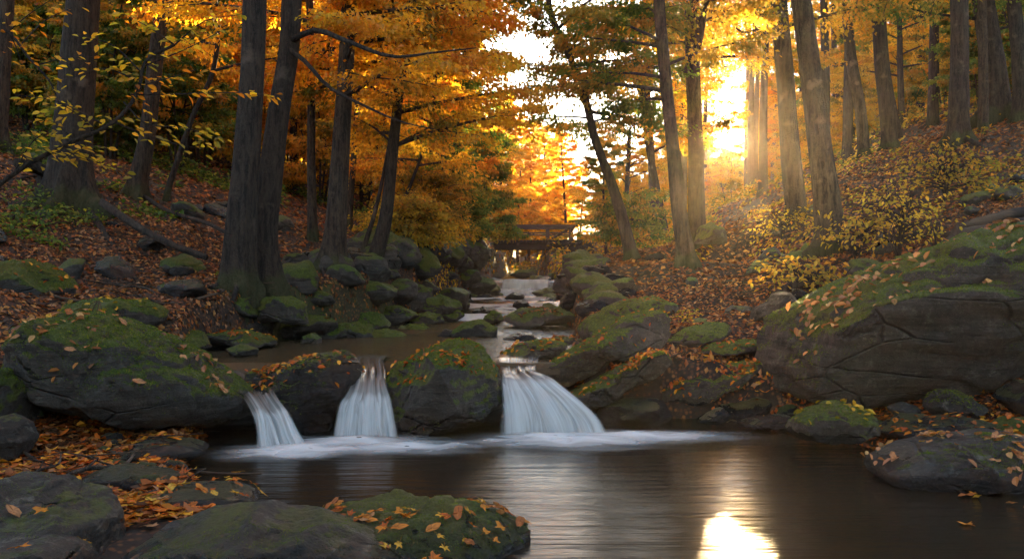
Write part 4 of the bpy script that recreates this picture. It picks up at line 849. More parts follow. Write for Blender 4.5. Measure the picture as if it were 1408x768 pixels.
def foam(cx, cy_, rx, ry, z=.006, skew=0., n=40, m=14):
    a = np.linspace(0, 2*np.pi, n, endpoint=False); s = np.linspace(0.02, 1, m)
    X = cx+rx*s[:, None]*np.cos(a)[None]; Y = cy_+ry*s[:, None]*np.sin(a)[None]; X = X+skew*(cy_-Y)
    Z = z+.045*(1-s[:, None])**2*(.6+.8*vnoise(np.stack([X.ravel()*5, Y.ravel()*7, 0*X.ravel()], 1), 2).reshape(X.shape))
    uv = np.stack([s[:, None]+0*X, a[None]+0*X], -1).reshape(-1, 2)
    i = np.arange(m-1)[:, None]*n; j = np.arange(n)[None]; k = (j+1) % n
    return np.stack([X.ravel(), Y.ravel(), Z.ravel()], 1), np.stack([i+j, i+k, i+n+k, i+n+j], -1).reshape(-1, 4), uv
def fall(label, rows, foams, mats=M_FALL, lip=None):
    b = rows[-2][0]; root = thing('waterfall', label, 'waterfall', (float((rows[-1][0][0]+rows[-1][1][0])/2), float(b[1]), 0))
    off = np.array(root.location)
    for kk, (ua, ub, dy) in enumerate(((0, 1, .05), (.02, .58, .0), (.45, 1.0, .02))):
        if kk and mats is M_CASC: break
        rw = [(a*(1-ua)+b_*ua, a*(1-ub)+b_*ub) for a, b_ in rows]
        if kk: rw = [(a+np.array([0, 0, (.012-.02*kk) if 0 < q_ < len(rw)-1 else 0]), b_+np.array([0, 0, (.02*kk-.035) if 0 < q_ < len(rw)-1 else 0])) for q_, (a, b_) in enumerate(rw)]
        v, f, uv = loft(rw, lip=lip); v[:, 1] += dy; obj('veil', mesh('veil', v-off, f, M_FALL2 if kk else mats, uv=uv), root)
    for kk, fm in enumerate(foams):
        v, f, uv = foam(*fm); v[:, 2] += .004*kk; obj('foam', mesh('foam', v-off, f, M_FOAM, uv=uv), root)
fall('small left waterfall between the huge boulder and the dark ledge rock', [(P(292,506,8.35),P(345,508,8.35)),(P(316,530,7.5),P(372,528,7.5)),(P(342,562,7.0),P(392,564,7.0)),(P(346,571,6.95),P(400,573,6.95)),(P(350,594,6.88),P(412,594,6.88)),(P(351,613,6.8),P(420,611,6.8)),(P(351,630,6.78),P(422,630,6.78))], [(-1.72,6.55,.75,.55)], lip=2)
fall('middle waterfall dropping between dark ledge rock and domed boulder', [(np.array([-1.62, 9.2, .522]),np.array([-1.22, 9.2, .522])),(np.array([-1.58, 8.6, .518]),np.array([-1.23, 8.6, .518])),(P(482,515,7.9),P(530,512,7.9)),(P(472,545,7.5),P(534,540,7.5)),(P(466,553,7.45),P(538,550,7.45)),(P(460,578,7.38),P(544,574,7.38)),(P(456,600,7.3),P(548,598,7.3)),(P(455,614,7.28),P(549,614,7.28))], [(-1.2,6.95,1.1,.62), (-.8,6.75,1.0,.5), (-1.5,6.6,.8,.45)], lip=3)
fall('widest right waterfall fanning out beside the domed boulder', [(np.array([-.16, 9.3, .522]),np.array([.3, 9.3, .522])),(np.array([-.14, 8.6, .518]),np.array([.27, 8.6, .518])),(P(688,513,8.1),P(738,512,8.1)),(P(688,524,7.75),P(752,520,7.75)),(P(688,532,7.65),P(764,526,7.65)),(P(688,560,7.5),P(802,552,7.5)),(P(686,590,7.42),P(832,584,7.42)),(P(685,610,7.4),P(842,608,7.4))], [(.35,7.15,.95,.5), (.8,7.2,.95,.5), (.45,6.95,1.3,.6), (1.05,7.15,1.35,.5)], lip=3)
fall('lower step of the far cascade below the bridge', [(P(678,397,28.85),P(730,397,28.85)),(P(678,400,28.3),P(731,400,28.3)),(P(676,411,28.05),P(733,411,28.05))], [], M_CASC)
fall('upper step of the far cascade below the bridge', [(P(690,384,30.15),P(757,384,30.15)),(P(689,386,29.6),P(757,386,29.6)),(P(688,400,29.25),P(756,399,29.25))], [], M_CASC)

def riffle(y, dz, label):
    l, r_ = float(np.interp(y, YK, XL)), float(np.interp(y, YK, XR)); z = float(wlev(y+.25)); m = (l+r_)/2
    fall(label, [(np.array([l, y+.3, z+.02]), np.array([r_, y+.3, z+.02])), (np.array([l, y+.05, z+.02]), np.array([r_, y+.05, z+.02])), (np.array([l, y-.12, z-dz]), np.array([r_, y-.12, z-dz]))], [(m, y-.45, (r_-l)*.4, .4, float(wlev(y-.4))+.012)], M_CASC)
riffle(24.1, .12, 'white riffle just below the far cascade, crossing the narrow stream'); riffle(20.1, .12, 'white riffle halfway up the narrow stream'); riffle(16.1, .12, 'low white riffle where the narrow stream enters the upper pool')

# ------------------------------------------------------------------ bridge
def box(x0, x1, y0, y1, z0, z1, jit=0, r=None, bev=0):
    v = np.array([(x, y, z) for x in (x0, x1) for y in (y0, y1) for z in (z0, z1)], float)
    if jit: v = v+r.normal(0, jit, v.shape)
    f = np.array([(0, 1, 3, 2), (4, 6, 7, 5), (0, 4, 5, 1), (2, 3, 7, 6), (0, 2, 6, 4), (1, 5, 7, 3)]); return v, f
def bevel_obj(name, parts, mat, parent, w=.012):
    v, f, _ = merge(parts); o = obj(name, mesh(name, v, f, mat, smooth=False), parent)
    m = o.modifiers.new('bevel', 'BEVEL'); m.width = w; m.segments = 2; return o
BD = 41.0
def bx(px): return (px-CX)/F*BD
def bz(py): return CAMZ+(HY-py)/F*BD
xl, xr_ = bx(636), bx(792); zb, zd, zt = bz(343), bz(331), bz(311)
br = thing('footbridge', 'brown wooden footbridge with railings crossing the stream', 'bridge', ((xl+xr_)/2, BD, zd)); bo = np.array(br.location)
def bpart(name, x0, x1, y0, y1, z0, z1, mat=M_WOOD): v, f = box(x0, x1, y0, y1, z0, z1); bevel_obj(name, [(v-bo, f)], mat, br)
bpart('beam', xl, bx(776), BD-.75, BD-.55, zb, zd-.14, M_WOODD); bpart('beam', xl, bx(776), BD+.55, BD+.75, zb, zd-.14, M_WOODD)
rj = np.random.default_rng(5)
dk = []
nb = 34
for k in range(nb):
    a = xl+(bx(784)-xl)*k/nb; v, f = box(a+.008, a+(bx(784)-xl)/nb-.008, BD-.9, BD+.9, zd-.138, zd+rj.normal()*.006); dk.append((v-bo, f))
bevel_obj('deck', dk, M_WOODD, br)
for sy in (BD-.85, BD+.85):
    bpart('handrail', xl, xr_, sy-.07, sy+.07, zt-.09, zt+.02); bpart('middle_rail', xl, bx(787), sy-.03, sy+.03, bz(322.5), bz(320.5))
    for px in (672, 712, 753, 785): bpart('post', bx(px)-.055, bx(px)+.055, sy-.05, sy+.05, zd-.25 if sy < BD else zd, zt-.092)
    v, q, t = tube([np.array([bx(757), sy+.0, zd+.06]), np.array([bx(782), sy+.0, zt-.12])], .04, 4)
    obj('brace', mesh('brace', v-bo, [q, t], M_WOOD, smooth=False), br)
# stone piers: courses of rough blocks
def pier(px0, px1, ytop, y0, y1, label, seed):
    rr = np.random.default_rng(seed); x0, x1 = bx(px0), bx(px1); zt_ = bz(ytop); z0 = min(g1((x0+x1)/2, BD), float(wlev(BD)))-.5
    root = thing('stone_pier', label, 'pier', ((x0+x1)/2, BD, z0)); o = np.array(root.location); parts = []
    for (ax, a0, a1, face) in (('x', x0, x1, y0), ('x', x0, x1, y1), ('y', y0, y1, x0), ('y', y0, y1, x1)):
        z = z0
        while z < zt_-.05:
            h = min(rr.uniform(.14, .3), zt_-z); a = a0
            while a < a1-.02:
                w = min(rr.uniform(.25, .6), a1-a); dpt = rr.uniform(.0, .07); out = -1 if (face in (y0, x0)) else 1
                lo, hi = sorted((face-out*.25, face+out*dpt))
                v, f = box(a+.012, a+w-.012, lo, hi, z+.01, z+h-.01, .012, rr) if ax == 'x' else box(lo, hi, a+.012, a+w-.012, z+.01, z+h-.01, .012, rr)
                parts.append((v-o, f)); a += w
            z += h
    v, f = box(x0+.06, x1-.06, y0+.06, y1-.06, z0, zt_-.05); parts.append((v-o, f))
    bevel_obj('masonry', parts, M_ROCKB, root, .02)
pier(772, 812, 331, BD-1.1, BD+1.1, 'rough stone pier carrying the right end of the footbridge', 3)
pier(622, 650, 332, BD-1.1, BD+1.1, 'stone pier hidden in the green bush at the left end of the footbridge', 4)

# ------------------------------------------------------------------ logs, roots, sticks
def log(label, pts, w0, w1, seed, mat=M_LOG, name='fallen_log', cat='log', ds=None):
    r = np.random.default_rng(seed); pw = [P(x, y, d) for x, y, d in pts]; n = 40; path = spline(pw, n); o = path[0].copy()
    dm = path[:, 1].mean(); rad = np.linspace(w0, w1, n)/2*dm/F
    def rf(i, a):
        q = np.stack([np.cos(a).ravel()*2, np.sin(a).ravel()*2, i.ravel()*.18], 1); e = np.clip(1-i/3., 0, 1)
        return 1+.14*fbm(q, 3, seed).reshape(a.shape)-.35*e*(.5+.5*np.sin(3*a+seed))
    v, q, t = tube(path-o, rad, 16, True, rf)
    ob = obj(name, mesh(name, v, [q, t], mat)); ob.location = tuple(o); return tag(ob, label, cat)
log('upper dark fallen log above the great mossy boulder', [(1318,314,11.6),(1365,303,11.7),(1420,290,11.8),(1560,262,12)], 16, 24, 1)
log('lower brown fallen log with split end above the great mossy boulder', [(1302,326,11.2),(1350,321,11.2),(1408,310,11.3),(1560,280,11.6)], 20, 26, 2)
log('broken stub of dead wood at the end of the fallen logs', [(1300,338,11.1),(1312,322,11.1),(1318,306,11.1)], 16, 4, 3, name='wood_stub', cat='stump')
log('long mossy dark log lying downslope from the massive rooted tree', [(140,278,12.6),(190,312,12.1),(236,336,11.8),(284,354,11.6)], 12, 8, 4, M_BARK2)
log('thin dark branch lying on the leaves right of the leaning slim trunk', [(196,268,15),(236,292,14.2),(280,305,13.8),(312,320,13)], 6, 5, 5, M_BARK2, 'fallen_branch', 'branch')
log('thick mossy root log below the big rough barked trunk', [(1062,412,11.2),(1090,392,11.4),(1120,380,11.6),(1140,372,12)], 14, 10, 6, M_BARK2, 'mossy_log', 'log')
# roots of the massive tree (parts of it) and of other trees
def roots(key, lists, w):
    root, b, ax = TREES[key]
    for k, pl in enumerate(lists):
        pw = []
        for j, (x, y) in enumerate(pl):
            h = hit(x, y); pw.append(h+np.array([0, 0, .10*(1-j/(len(pl)-1))-.01]))
        pw[0] = np.array([pw[0][0], b[1], pw[0][2]+.05]) if j else pw[0]
        ww = w[k]; dm = b[1]; n = 26
        v, q, t = tube(spline(pw, n)-b, np.linspace(ww/2*dm/F, .015, n), 9, True, lambda i, a: 1+.15*np.sin(a*2+i*.4)); obj('root', mesh('root', v, [q, t], M_BARK2), root)
roots('rooty', [[(112,262),(122,296),(140,318),(152,334),(170,346)],[(116,250),(132,280),(148,292),(165,302)],[(80,250),(60,246),(35,246),(8,252)],[(84,268),(78,290),(80,306)],[(98,275),(98,296),(102,312)],[(76,262),(60,278),(48,276)],[(120,270),(160,300),(205,322),(240,345)]], [18,14,16,12,12,9,9])
roots('twin_a', [[(312,392),(296,398),(270,394)],[(330,398),(322,410),(318,422)],[(345,402),(350,415),(356,428)]], [14,12,12])
roots('twin_b', [[(376,402),(384,415),(392,425)],[(388,400),(402,408),(412,418)]], [14,12])
roots('stout', [[(450,368),(446,380),(442,392)],[(462,372),(468,384),(476,392)]], [10,9])
roots('r8', [[(1326,196),(1342,200),(1360,206)],[(1308,196),(1298,204),(1290,212)]], [12,10])
roots('bigright', [[(1160,345),(1176,352),(1190,356)],[(1128,348),(1110,356),(1090,362)]], [14,12])

# overhanging branch at the left front: a leaning young tree with broad yellow leaves
def near_branch(label, pts, w0, w1, twigs, pal, nleaf, seed, leaf=.058, pal2=None):
    r = np.random.default_rng(seed); pw = [P(*p) for p in pts]; path = spline(pw, 40); b = path[0].copy(); dm = path[:, 1].mean()
    root = thing('leaning_sapling', label, 'sapling', tuple(b))
    obj('stem', tubes_mesh('stem', [tube(path-b, np.linspace(w0, w1, 40)/2*dm/F, 8)], M_BARK2), root)
    tb = []; LP = []; LY = []; LC = []
    for tw in twigs:
        tp = spline([P(*p) for p in tw], 12)
        tb.append(tube(tp-b, np.linspace(.006, .002, 12), 4))
        n = int(nleaf*len(tw)/4); k = r.random(n)*11; i0 = np.minimum(k.astype(int), 10); q = tp[i0]+(tp[i0+1]-tp[i0])*(k-i0)[:, None]
        q = q+r.normal(0, 1, (n, 3))*np.array([.05, .06, .018]); dirv = tp[-1]-tp[0]; ya = math.atan2(dirv[1], dirv[0])
        LP.append(q-b); LY.append(ya+np.where(r.random(n) < .5, 1, -1)*r.uniform(.2, 1.2, n)); pl = pal2 if pal2 and r.random() < .4 else pal
        LC.append(pick(pl, n, r))
    LP = np.concatenate(LP); n = len(LP)
    v, f = leaf_geo(LP, leaf*r.uniform(.7, 1.3, n), np.concatenate(LY), r.normal(.2, .3, n), r.normal(0, .45, n), .6, .1, oval=True)
    obj('foliage', mesh('foliage', v, f, M_LEAF, col=np.repeat(np.concatenate(LC), 6, 0), smooth=False), root); obj('twigs', tubes_mesh('twigs', tb, M_BARK2), root)
tw = [[(100,190,6),(70,165,5.9),(55,155,5.9)],[(130,180,6),(110,160,5.9),(60,130,5.7)],[(60,205,6),(90,215,5.9),(130,200,5.8),(150,205,5.8)],[(90,205,6),(130,222,5.9),(160,235,5.8),(178,252,5.8)],[(170,140,6),(200,170,6),(250,175,6.1),(300,190,6.1)],[(180,130,6),(230,130,6.1),(290,128,6.1),(360,130,6.1),(390,138,6.1)],[(140,170,6),(80,140,6),(20,130,6)],[(190,110,6),(140,95,6),(90,110,5.9)],[(200,90,6),(250,70,6),(310,40,6)],[(150,165,6),(200,185,6),(250,200,6),(285,205,6)],[(195,100,6),(150,60,6),(110,50,6)],[(20,235,6),(50,190,6),(75,175,6)],[(240,62,6),(280,30,6),(330,20,6.1)],[(240,62,6),(200,35,6),(170,20,6)],[(185,120,6),(230,108,6),(270,96,6)]]
near_branch('leaning sapling reaching in from the left edge with broad yellow leaves', [(-120,330,6.0),(-30,275,6.0),(40,225,6.0),(100,195,6.0),(160,165,6.0),(190,125,6.0),(200,85,6.0),(240,62,6.0)], 9, 4, tw, 'yellow', 34, 5, pal2='orange')
near_branch('bare twigged branch with orange leaves hanging at the top left corner', [(-60,60,6.4),(10,45,6.4),(40,80,6.4),(70,115,6.4),(84,150,6.4)], 5, 2, [[(30,60,6.4),(60,30,6.4),(100,10,6.4)],[(10,45,6.4),(40,20,6.4),(70,0,6.4)],[(50,90,6.4),(90,80,6.4),(130,78,6.4)],[(0,30,6.4),(20,60,6.4),(30,90,6.4)]], 'orange', 24, 6)
# dry twigs behind the great boulder
def twigs(label, items, name='dry_twigs', cat='twigs', mat=M_BARK):
    tb = []; b = None
    for pl, w in items:
        pw = [P(*p) for p in pl]; b = pw[0] if b is None else b
        tb.append(tube(spline(pw, 12)-b, np.linspace(w, w*.4, 12)/2*pw[0][1]/F, 5))
    ob = obj(name, tubes_mesh(name, tb, mat)); ob.location = tuple(b); tag(ob, label, cat)
twigs('bare pale twigs curling up behind the great mossy boulder', [([(1240,352,10.8),(1228,330,10.8),(1236,312,10.8)],2.5),([(1240,352,10.8),(1262,346,10.8),(1280,352,10.8)],2.5),([(1232,350,10.8),(1222,325,10.8),(1230,302,10.9)],2.2),([(1288,345,10.8),(1284,318,10.8),(1278,300,10.8)],3),([(1252,350,10.8),(1240,336,10.8),(1218,322,10.8)],2)])
twigs('tangled dry twigs at the foot of the great mossy boulder top, left end', [([(1160,398,10.6),(1162,380,10.6),(1172,366,10.6)],2.2),([(1160,398,10.6),(1175,400,10.6),(1190,392,10.6)],2),([(1172,400,10.6),(1186,384,10.6),(1200,378,10.6)],1.8)])
twigs('tuft of dry grass drooping over the yellow ended rock', [([(134,414,8.6),(128,425,8.55),(122,446,8.5)],1.6),([(136,414,8.6),(134,430,8.5),(130,450,8.5)],1.6),([(137,414,8.6),(140,428,8.5),(142,446,8.5)],1.4),([(133,413,8.6),(124,420,8.5),(114,440,8.5)],1.3)], 'grass_tuft', 'grass', M_LOG)

stk = []
rs = np.random.default_rng(77)
for kk in range(4):
    L_ = rs.uniform(.5, 1.1); p_ = spline([np.array([0, 0, 0]), np.array([L_*.35, rs.normal()*.06, .03]), np.array([L_*.7, rs.normal()*.1, .02]), np.array([L_, rs.normal()*.12, .05])], 14); tb = [tube(p_, np.linspace(.013, .005, 14), 6)]
    for f_ in (.4, .65): q_ = p_[int(f_*13)]; tb.append(tube(np.array([q_, q_+np.array([.1, rs.normal()*.12, .03]), q_+np.array([.2, rs.normal()*.2, .05])]), [.006, .004, .002], 5))
    stk.append(tubes_mesh('fallen_stick', tb, M_BARK if kk % 2 else M_LOG))
def sticks(n, xr, yr, label, group):
    c = 0
    while c < n:
        x, y = rs.uniform(*xr), rs.uniform(*yr); l = np.interp(y, YK, XL); rr_ = np.interp(y, YK, XR)
        if max(l-x, x-rr_) < .15 or abs(x) > y*.6 or sunpath(x, y): continue
        a = rs.random()*6.28; ct, st = math.cos(a), math.sin(a); z0 = g1(x, y); z1 = g1(x+.7*ct, y+.7*st)
        o = obj('fallen_stick', stk[rs.integers(0, 4)]); o.location = (x, y, z0+.025); o.rotation_euler = (0, -math.atan2(z1-z0, .7), a); sc = rs.uniform(.7, 1.5); o.scale = (sc, sc, sc); tag(o, label, 'stick', group); c += 1
sticks(34, (-8, -1.4), (4.5, 14), 'thin dead stick lying in the leaf litter of the left bank', 'sticks on the left bank')
sticks(30, (1.6, 9), (6, 15), 'thin dead stick lying in the leaf litter of the right bank', 'sticks on the right bank')
def slope_stones(n, xr, yr, smin, smax, label, group):
    c = 0
    while c < n:
        x, y = rs.uniform(*xr), rs.uniform(*yr); l = np.interp(y, YK, XL); rr_ = np.interp(y, YK, XR)
        if max(l-x, x-rr_) < .5 or abs(x) > y*.6 or sunpath(x, y): continue
        sc = rs.uniform(smin, smax); o = obj('stone', cob[rs.integers(0, 3)]); o.location = (x, y, g1(x, y)+.12*sc); o.scale = (sc, sc, sc); o.rotation_euler = (rs.normal()*.3, rs.normal()*.3, rs.random()*6.28); tag(o, label, 'stone', group); c += 1
slope_stones(30, (-9, -2.5), (9, 17), .1, .38, 'mossy stone half buried in the leaves of the left slope', 'stones on the left slope')
def bank_stones(n, side, yr, smin, smax, label, group):
    for c in range(n):
        y = yr[0]+(yr[1]-yr[0])*(c+rs.random())/n; e = np.interp(y, YK, XL) if side < 0 else np.interp(y, YK, XR); x = e+side*rs.uniform(.2, 1.3 if side < 0 else .6)
        sc = rs.uniform(smin, smax)*(y/18)**.5; o = obj('bank_stone', cob[1+rs.integers(0, 2)]); o.location = (x, y, g1(x, y)+.1*sc); o.scale = (sc, sc*.9, sc*1.15); o.rotation_euler = (rs.normal()*.35, rs.normal()*.35, rs.random()*6.28); tag(o, label, 'stone', group)
bank_stones(46, -1, (12.5, 30), .28, .6, 'mossy stone stacked in the steep left bank of the narrow stream', 'stones of the left bank')
bank_stones(14, 1, (13, 18), .22, .4, 'mossy stone set in the right bank of the narrow stream', 'stones of the right bank')
slope_stones(26, (2.7, 9), (9.5, 18), .1, .38, 'mossy stone half buried in the leaves of the right slope', 'stones on the right slope')

# ------------------------------------------------------------------ fallen leaves and undergrowth (uncountable)
def scatter_ground(n, xr, yr, L, pal, r, lift=.012, thr=None, tilt=.3, hmax=0., pal2=None):
    x = r.uniform(*xr, n); y = r.uniform(*yr, n)
    l = np.interp(y, YK, XL); rr = np.interp(y, YK, XR); s = np.maximum(l-x, x-rr)
    vis = (np.abs(x) < y*.64+1.5); k = ((s > .12) | (y > 46)) & vis
    if hmax: k &= ~((np.abs(x-y*SD[0]/SD[1]) < .4) & (y < 40))
    if thr is not None: k &= (fbm(np.stack([x*.45, y*.45, 0*x], 1), 3, 77) > thr)
    x, y = x[k], y[k]; n = len(x); z = ground(x, y); e = .05
    gx_ = (ground(x+e, y)-z)/e; gy_ = (ground(x, y+e)-z)/e
    yaw = r.random(n)*6.28; dr = -np.arctan(gx_*np.cos(yaw)+gy_*np.sin(yaw)); rl = np.arctan(-gx_*np.sin(yaw)+gy_*np.cos(yaw))
    h = lift*r.random(n)+.004
    if hmax: h = h+hmax*np.clip(.5+.6*vnoise(np.stack([x*1.6, y*1.6, 0*x], 1), 31), .05, 1)*r.random(n)**.7
    Pp = np.stack([x, y, z+h], 1)
    v, f = leaf_geo(Pp, L*r.uniform(.6, 1.3, n), yaw, dr+r.normal(0, tilt, n), rl+r.normal(0, tilt, n), .62, .14)
    c = pick(pal, n, r)
    return v, f, np.repeat(c, 4, 0)
def star_leaves(n, xr, yr, L, pal, r):
    x = r.uniform(*xr, n); y = r.uniform(*yr, n); l = np.interp(y, YK, XL); rr = np.interp(y, YK, XR); k = np.maximum(l-x, x-rr) > .1; x, y = x[k], y[k]; n = len(x)
    z = ground(x, y)+.006+.03*r.random(n); m = 12; a = np.linspace(0, 2*np.pi, m, endpoint=False)
    rad = np.where(r.random((n, 1)) < .55, np.array([1.1, .5, .8, .42, .75, .4, .3, .4, .75, .42, .8, .5])[None], (.38+.6*np.abs(np.cos(a))**1.6)[None])*(1+.12*r.normal(size=(n, m)))
    Ls = (L*.55*r.uniform(.6, 1.35, n))[:, None]; lx = rad*np.cos(a)*Ls; ly = rad*np.sin(a)*Ls; cv = r.normal(.1, .3, n)[:, None]; c2 = r.normal(0, .3, n)[:, None]
    lz = (cv*lx*lx+c2*ly*ly)/Ls+.16*r.normal(size=(n, 1))*lx+.16*r.normal(size=(n, 1))*ly
    yw = (r.random(n)*6.28)[:, None]; X = x[:, None]+lx*np.cos(yw)-ly*np.sin(yw); Y = y[:, None]+lx*np.sin(yw)+ly*np.cos(yw); Z = z[:, None]+np.abs(lz)*.8+.0*lz
    v = np.concatenate([np.stack([X, Y, Z], -1), np.stack([x, y, z], -1)[:, None, :]], 1).reshape(-1, 3)
    b = (np.arange(n)*(m+1))[:, None]; j = np.arange(m)[None]; f = np.stack([b+j, b+(j+1) % m, b+m+0*j], -1).reshape(-1, 3)
    c = np.repeat(pick(pal, n, r, .3), m+1, 0)*(1+.15*r.normal(size=(n*(m+1), 1))).clip(.5, 1.4)
    return v, f, c
r = np.random.default_rng(17)
parts = [scatter_ground(60000, (-10, -1), (4.4, 14), .065, 'litter', r), scatter_ground(50000, (0.5, 11), (6, 14), .065, 'litter', r),
         scatter_ground(70000, (-17, 15), (14, 26), .10, 'litter', r), scatter_ground(30000, (-24, 24), (26, 45), .16, 'litter', r),
         scatter_ground(5000, (-6, -1), (4.4, 7), .05, 'litter', r), scatter_ground(6000, (1.8, 5), (5.8, 8.8), .05, 'ember', r), star_leaves(5200, (-5.5, -1), (4.2, 7.2), .085, 'ember', r), star_leaves(3000, (-5.5, -1), (4.2, 7.2), .08, 'litter', r), star_leaves(1500, (1.8, 5), (4.6, 8.6), .075, 'ember', r)]
v, f, c = merge(parts); tag(obj('fallen_leaves', mesh('fallen_leaves', v, f, M_LITTER, col=c, smooth=False)), 'brown and orange fallen leaves carpeting both slopes', 'leaves', kind='stuff')
parts = [scatter_ground(70000, (-17, -2), (14, 30), .10, 'green', r, thr=.0, hmax=.55, tilt=.4), scatter_ground(20000, (2, 17), (13, 30), .09, 'mixed', r, thr=.22, hmax=.28, tilt=.4),
         scatter_ground(26000, (-12, -3), (11.5, 18), .075, 'green', r, thr=.2, hmax=.35, tilt=.4), scatter_ground(40000, (-24, 24), (28, 60), .18, 'mixed', r, thr=-.2, hmax=.8, tilt=.4),
         scatter_ground(9000, (2, 9), (9.5, 15), .05, 'mixed', r, thr=.35, hmax=.16, tilt=.4), scatter_ground(16000, (-4.5, -1.4), (14, 24), .07, 'yellow', r, thr=-.1, hmax=.4, tilt=.4)]
v, f, c = merge(parts); tag(obj('undergrowth', mesh('undergrowth', v, f, M_LEAF, col=c, smooth=False)), 'low green and yellow undergrowth covering the wooded slopes', 'undergrowth', kind='stuff')

# leaves lying on the rocks
def on_rock(key, n, r, nmin=.45, cl=None):
    _, Vw, Fc = ROCKS[key]; a, b, c = Vw[Fc[:, 0]], Vw[Fc[:, 1]], Vw[Fc[:, 2]]
    N = np.cross(b-a, c-a); A = np.linalg.norm(N, axis=1); N /= A[:, None]+1e-12; cen = (a+b+c)/3
    m = np.where(fbm(cen*2.2, 3, 5) > (.1 if cl is None else cl), 1, .12)
    w = np.where((N[:, 2] > nmin) & (cen[:, 1] < Vw[:, 1].mean()+.35), A*m, 0)
    if w.sum() == 0: return np.zeros((0, 3)), np.zeros((0, 3))
    f = r.choice(len(Fc), n, p=w/w.sum()); return cen[f]+N[f]*.012, N[f]
parts = []
for key, n, pal, L in [('l1',90,'pale',.066),('c1',170,'ember',.05),('c2',120,'ember',.045),('c3',60,'ember',.05),('c4',140,'ember',.05),('c6',220,'ember',.05),('b1',420,'pale',.072),('b2',40,'yellow',.05),('b4',70,'pale',.06),('c10',70,'ember',.05),('l4',30,'yellow',.06),('l7',80,'ember',.05),('l12',30,'ember',.06),('c14',60,'litter',.07),('l9',30,'litter',.06),('c5',30,'litter',.06),('c7',20,'ember',.05),('f7',50,'ember',.06),('b6',60,'ember',.05),('b8',50,'ember',.06),('s6',60,'ember',.05)]:
    q, N = on_rock(key, n, r)
    if not len(q): continue
    yaw = r.random(len(q))*6.28; nz = N
    dr = np.arctan2(nz[:, 0]*np.cos(yaw)+nz[:, 1]*np.sin(yaw), nz[:, 2]); rl = -np.arctan2(-nz[:, 0]*np.sin(yaw)+nz[:, 1]*np.cos(yaw), nz[:, 2])
    vv, ff = leaf_geo(q, L*r.uniform(.7, 1.4, len(q)), yaw, dr+r.normal(0, .15, len(q)), -rl+r.normal(0, .15, len(q)), .66, .1, oval=True)
    parts.append((vv, ff, np.repeat(pick(pal, len(q), r), 6, 0)))
v, f, c = merge(parts); tag(obj('leaves_on_rocks', mesh('leaves_on_rocks', v, f, M_LITTER, col=c, smooth=False)), 'scattered orange leaves stuck to the rocks around the falls', 'leaves', kind='stuff')

# the biggest leaves of the foreground, one by one
def leaf_mesh(kind, col, seed):
    rr = np.random.default_rng(seed)
    if kind == 'maple':
        ang = np.radians([-90, -60, -35, -20, 0, 18, 38, 60, 78, 90, 102, 120, 142, 162, 180, 200, 215, 240]); rad = np.array([.12, .42, .30, .55, .32, .62, .92, .52, .62, 1.05, .62, .52, .92, .62, .32, .55, .30, .42])
    else:
        ang = np.linspace(-np.pi/2, 1.5*np.pi, 16, endpoint=False); rad = .5+.42*np.abs(np.sin(ang))**2.2; rad[8] = 1.05
        rad = rad*(1-.15*np.abs(np.cos(ang)))
    rad = rad*(1+.06*rr.normal(size=len(rad))); x = rad*np.cos(ang)*.55; y = rad*np.sin(ang)*.55
    n = len(ang); rings = []
    for s in (1., .6, .25):
        z = .18*np.abs(x*s)+.22*(y*s)**2*rr.uniform(-.5, 1)+.05*np.sin(ang*3+seed)*s; rings.append(np.stack([x*s, y*s, z], 1))
    v = np.concatenate(rings+[np.zeros((1, 3))]); j = np.arange(n); k = (j+1) % n
    q = np.concatenate([np.stack([j, k, n+k, n+j], 1), np.stack([n+j, n+k, 2*n+k, 2*n+j], 1)]); t = np.stack([2*n+j, 2*n+k, np.full(n, 3*n)], 1)
    cc = np.array(col)*(1+.25*rr.normal(size=(len(v), 1))).clip(.5, 1.5)
    # stalk
    tv, tq, tt = tube(np.array([[0, -.06, .0], [.02, -.35, .05], [.06, -.6, .02]]), .018, 4)
    v2 = np.concatenate([v, tv]); cc = np.concatenate([cc, np.tile(np.array(col)*.5, (len(tv), 1))])
    return mesh('fallen_leaf', v2, [np.concatenate([q, tq+len(v)]), np.concatenate([t, tt+len(v)])], M_LITTER, col=cc)
LM = [leaf_mesh('maple', c_, k) for k, c_ in enumerate([(.52, .14, .015), (.60, .22, .02), (.40, .09, .012), (.62, .33, .03)])]+[leaf_mesh('beech', c_, 10+k) for k, c_ in enumerate([(.55, .20, .03), (.45, .22, .09), (.34, .11, .025), (.60, .36, .05)])]
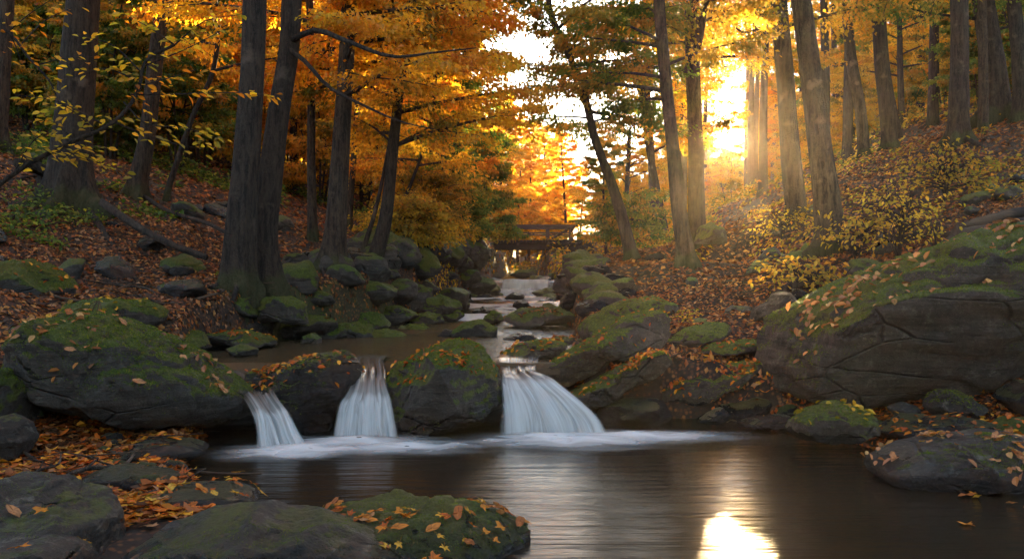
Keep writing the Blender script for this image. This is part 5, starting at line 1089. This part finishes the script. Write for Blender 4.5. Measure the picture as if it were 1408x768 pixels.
def put_leaf(p, nrm, size, k, label, group, r):
    o = obj('fallen_leaf', LM[k]); z = Vector(nrm).normalized(); qn = z.to_track_quat('Z', 'Y'); e = qn.to_matrix().to_4x4()
    from mathutils import Matrix
    o.matrix_world = Matrix.Translation(Vector(p)+z*.008) @ e @ Matrix.Rotation(r.random()*6.28, 4, 'Z') @ Matrix.Rotation(r.normal()*.18, 4, 'X') @ Matrix.Scale(size, 4)
    tag(o, label, 'leaf', group)
for key, n, lab, grp, s in [('f4',90,'orange fallen maple leaf on the leaf heaped foreground rock','leaves heaped on the foreground rock',.068),('f6',34,'orange fallen leaf on the flat wet slab at lower left','leaves on the flat wet slab',.07),('f3',5,'small fallen leaf on the wide smooth foreground boulder','leaves on the wide foreground boulder',.06),('f2',3,'pale fallen leaf on the small bottom left boulder','leaves on the small corner boulder',.09),('f1',3,'fallen leaf on the dark bottom left corner boulder','leaves on the corner boulder',.07),('b4',30,'pale curled leaf on the broad flat slab at right','leaves on the broad flat slab',.07),('l1',26,'pale tan leaf dotting the huge mossy left boulder','leaves on the huge left boulder',.08)]:
    q, N = on_rock(key, n, r, .55)
    for p, nn in zip(q, N): put_leaf(p, nn, s*r.uniform(.75, 1.3), int(r.integers(0, 8)) if key not in ('b4', 'l1') else int(r.choice([4, 5, 5, 6, 7])), lab, grp, r)
for _ in range(70):
    y = r.uniform(4.3, 6.6); x = r.uniform(-3.9, -1.2); l = np.interp(y, YK, XL)
    if x > l+.1: continue
    put_leaf((x, y, max(g1(x, y), 0)+.01), (r.normal()*.2, r.normal()*.2, 1), .09*r.uniform(.7, 1.2), int(r.integers(0, 8)), 'orange or brown leaf on the wet left shore below the huge boulder', 'leaves on the left shore', r)
for _ in range(16):
    x, y = r.uniform(2.5, 3.3), r.uniform(4.9, 5.5); put_leaf((x, y, max(g1(x, y), 0)+.01), (r.normal()*.2, r.normal()*.2, 1), .08*r.uniform(.7, 1.2), int(r.integers(0, 8)), 'orange leaf gathered by the broad flat slab at the right shore', 'leaves on the right shore', r)
p = P(1330, 722, 1.25*F/(722-HY)); put_leaf(p, (0, 0, 1), .1, 1, 'single orange leaf floating on the dark pool at lower right', None, r)
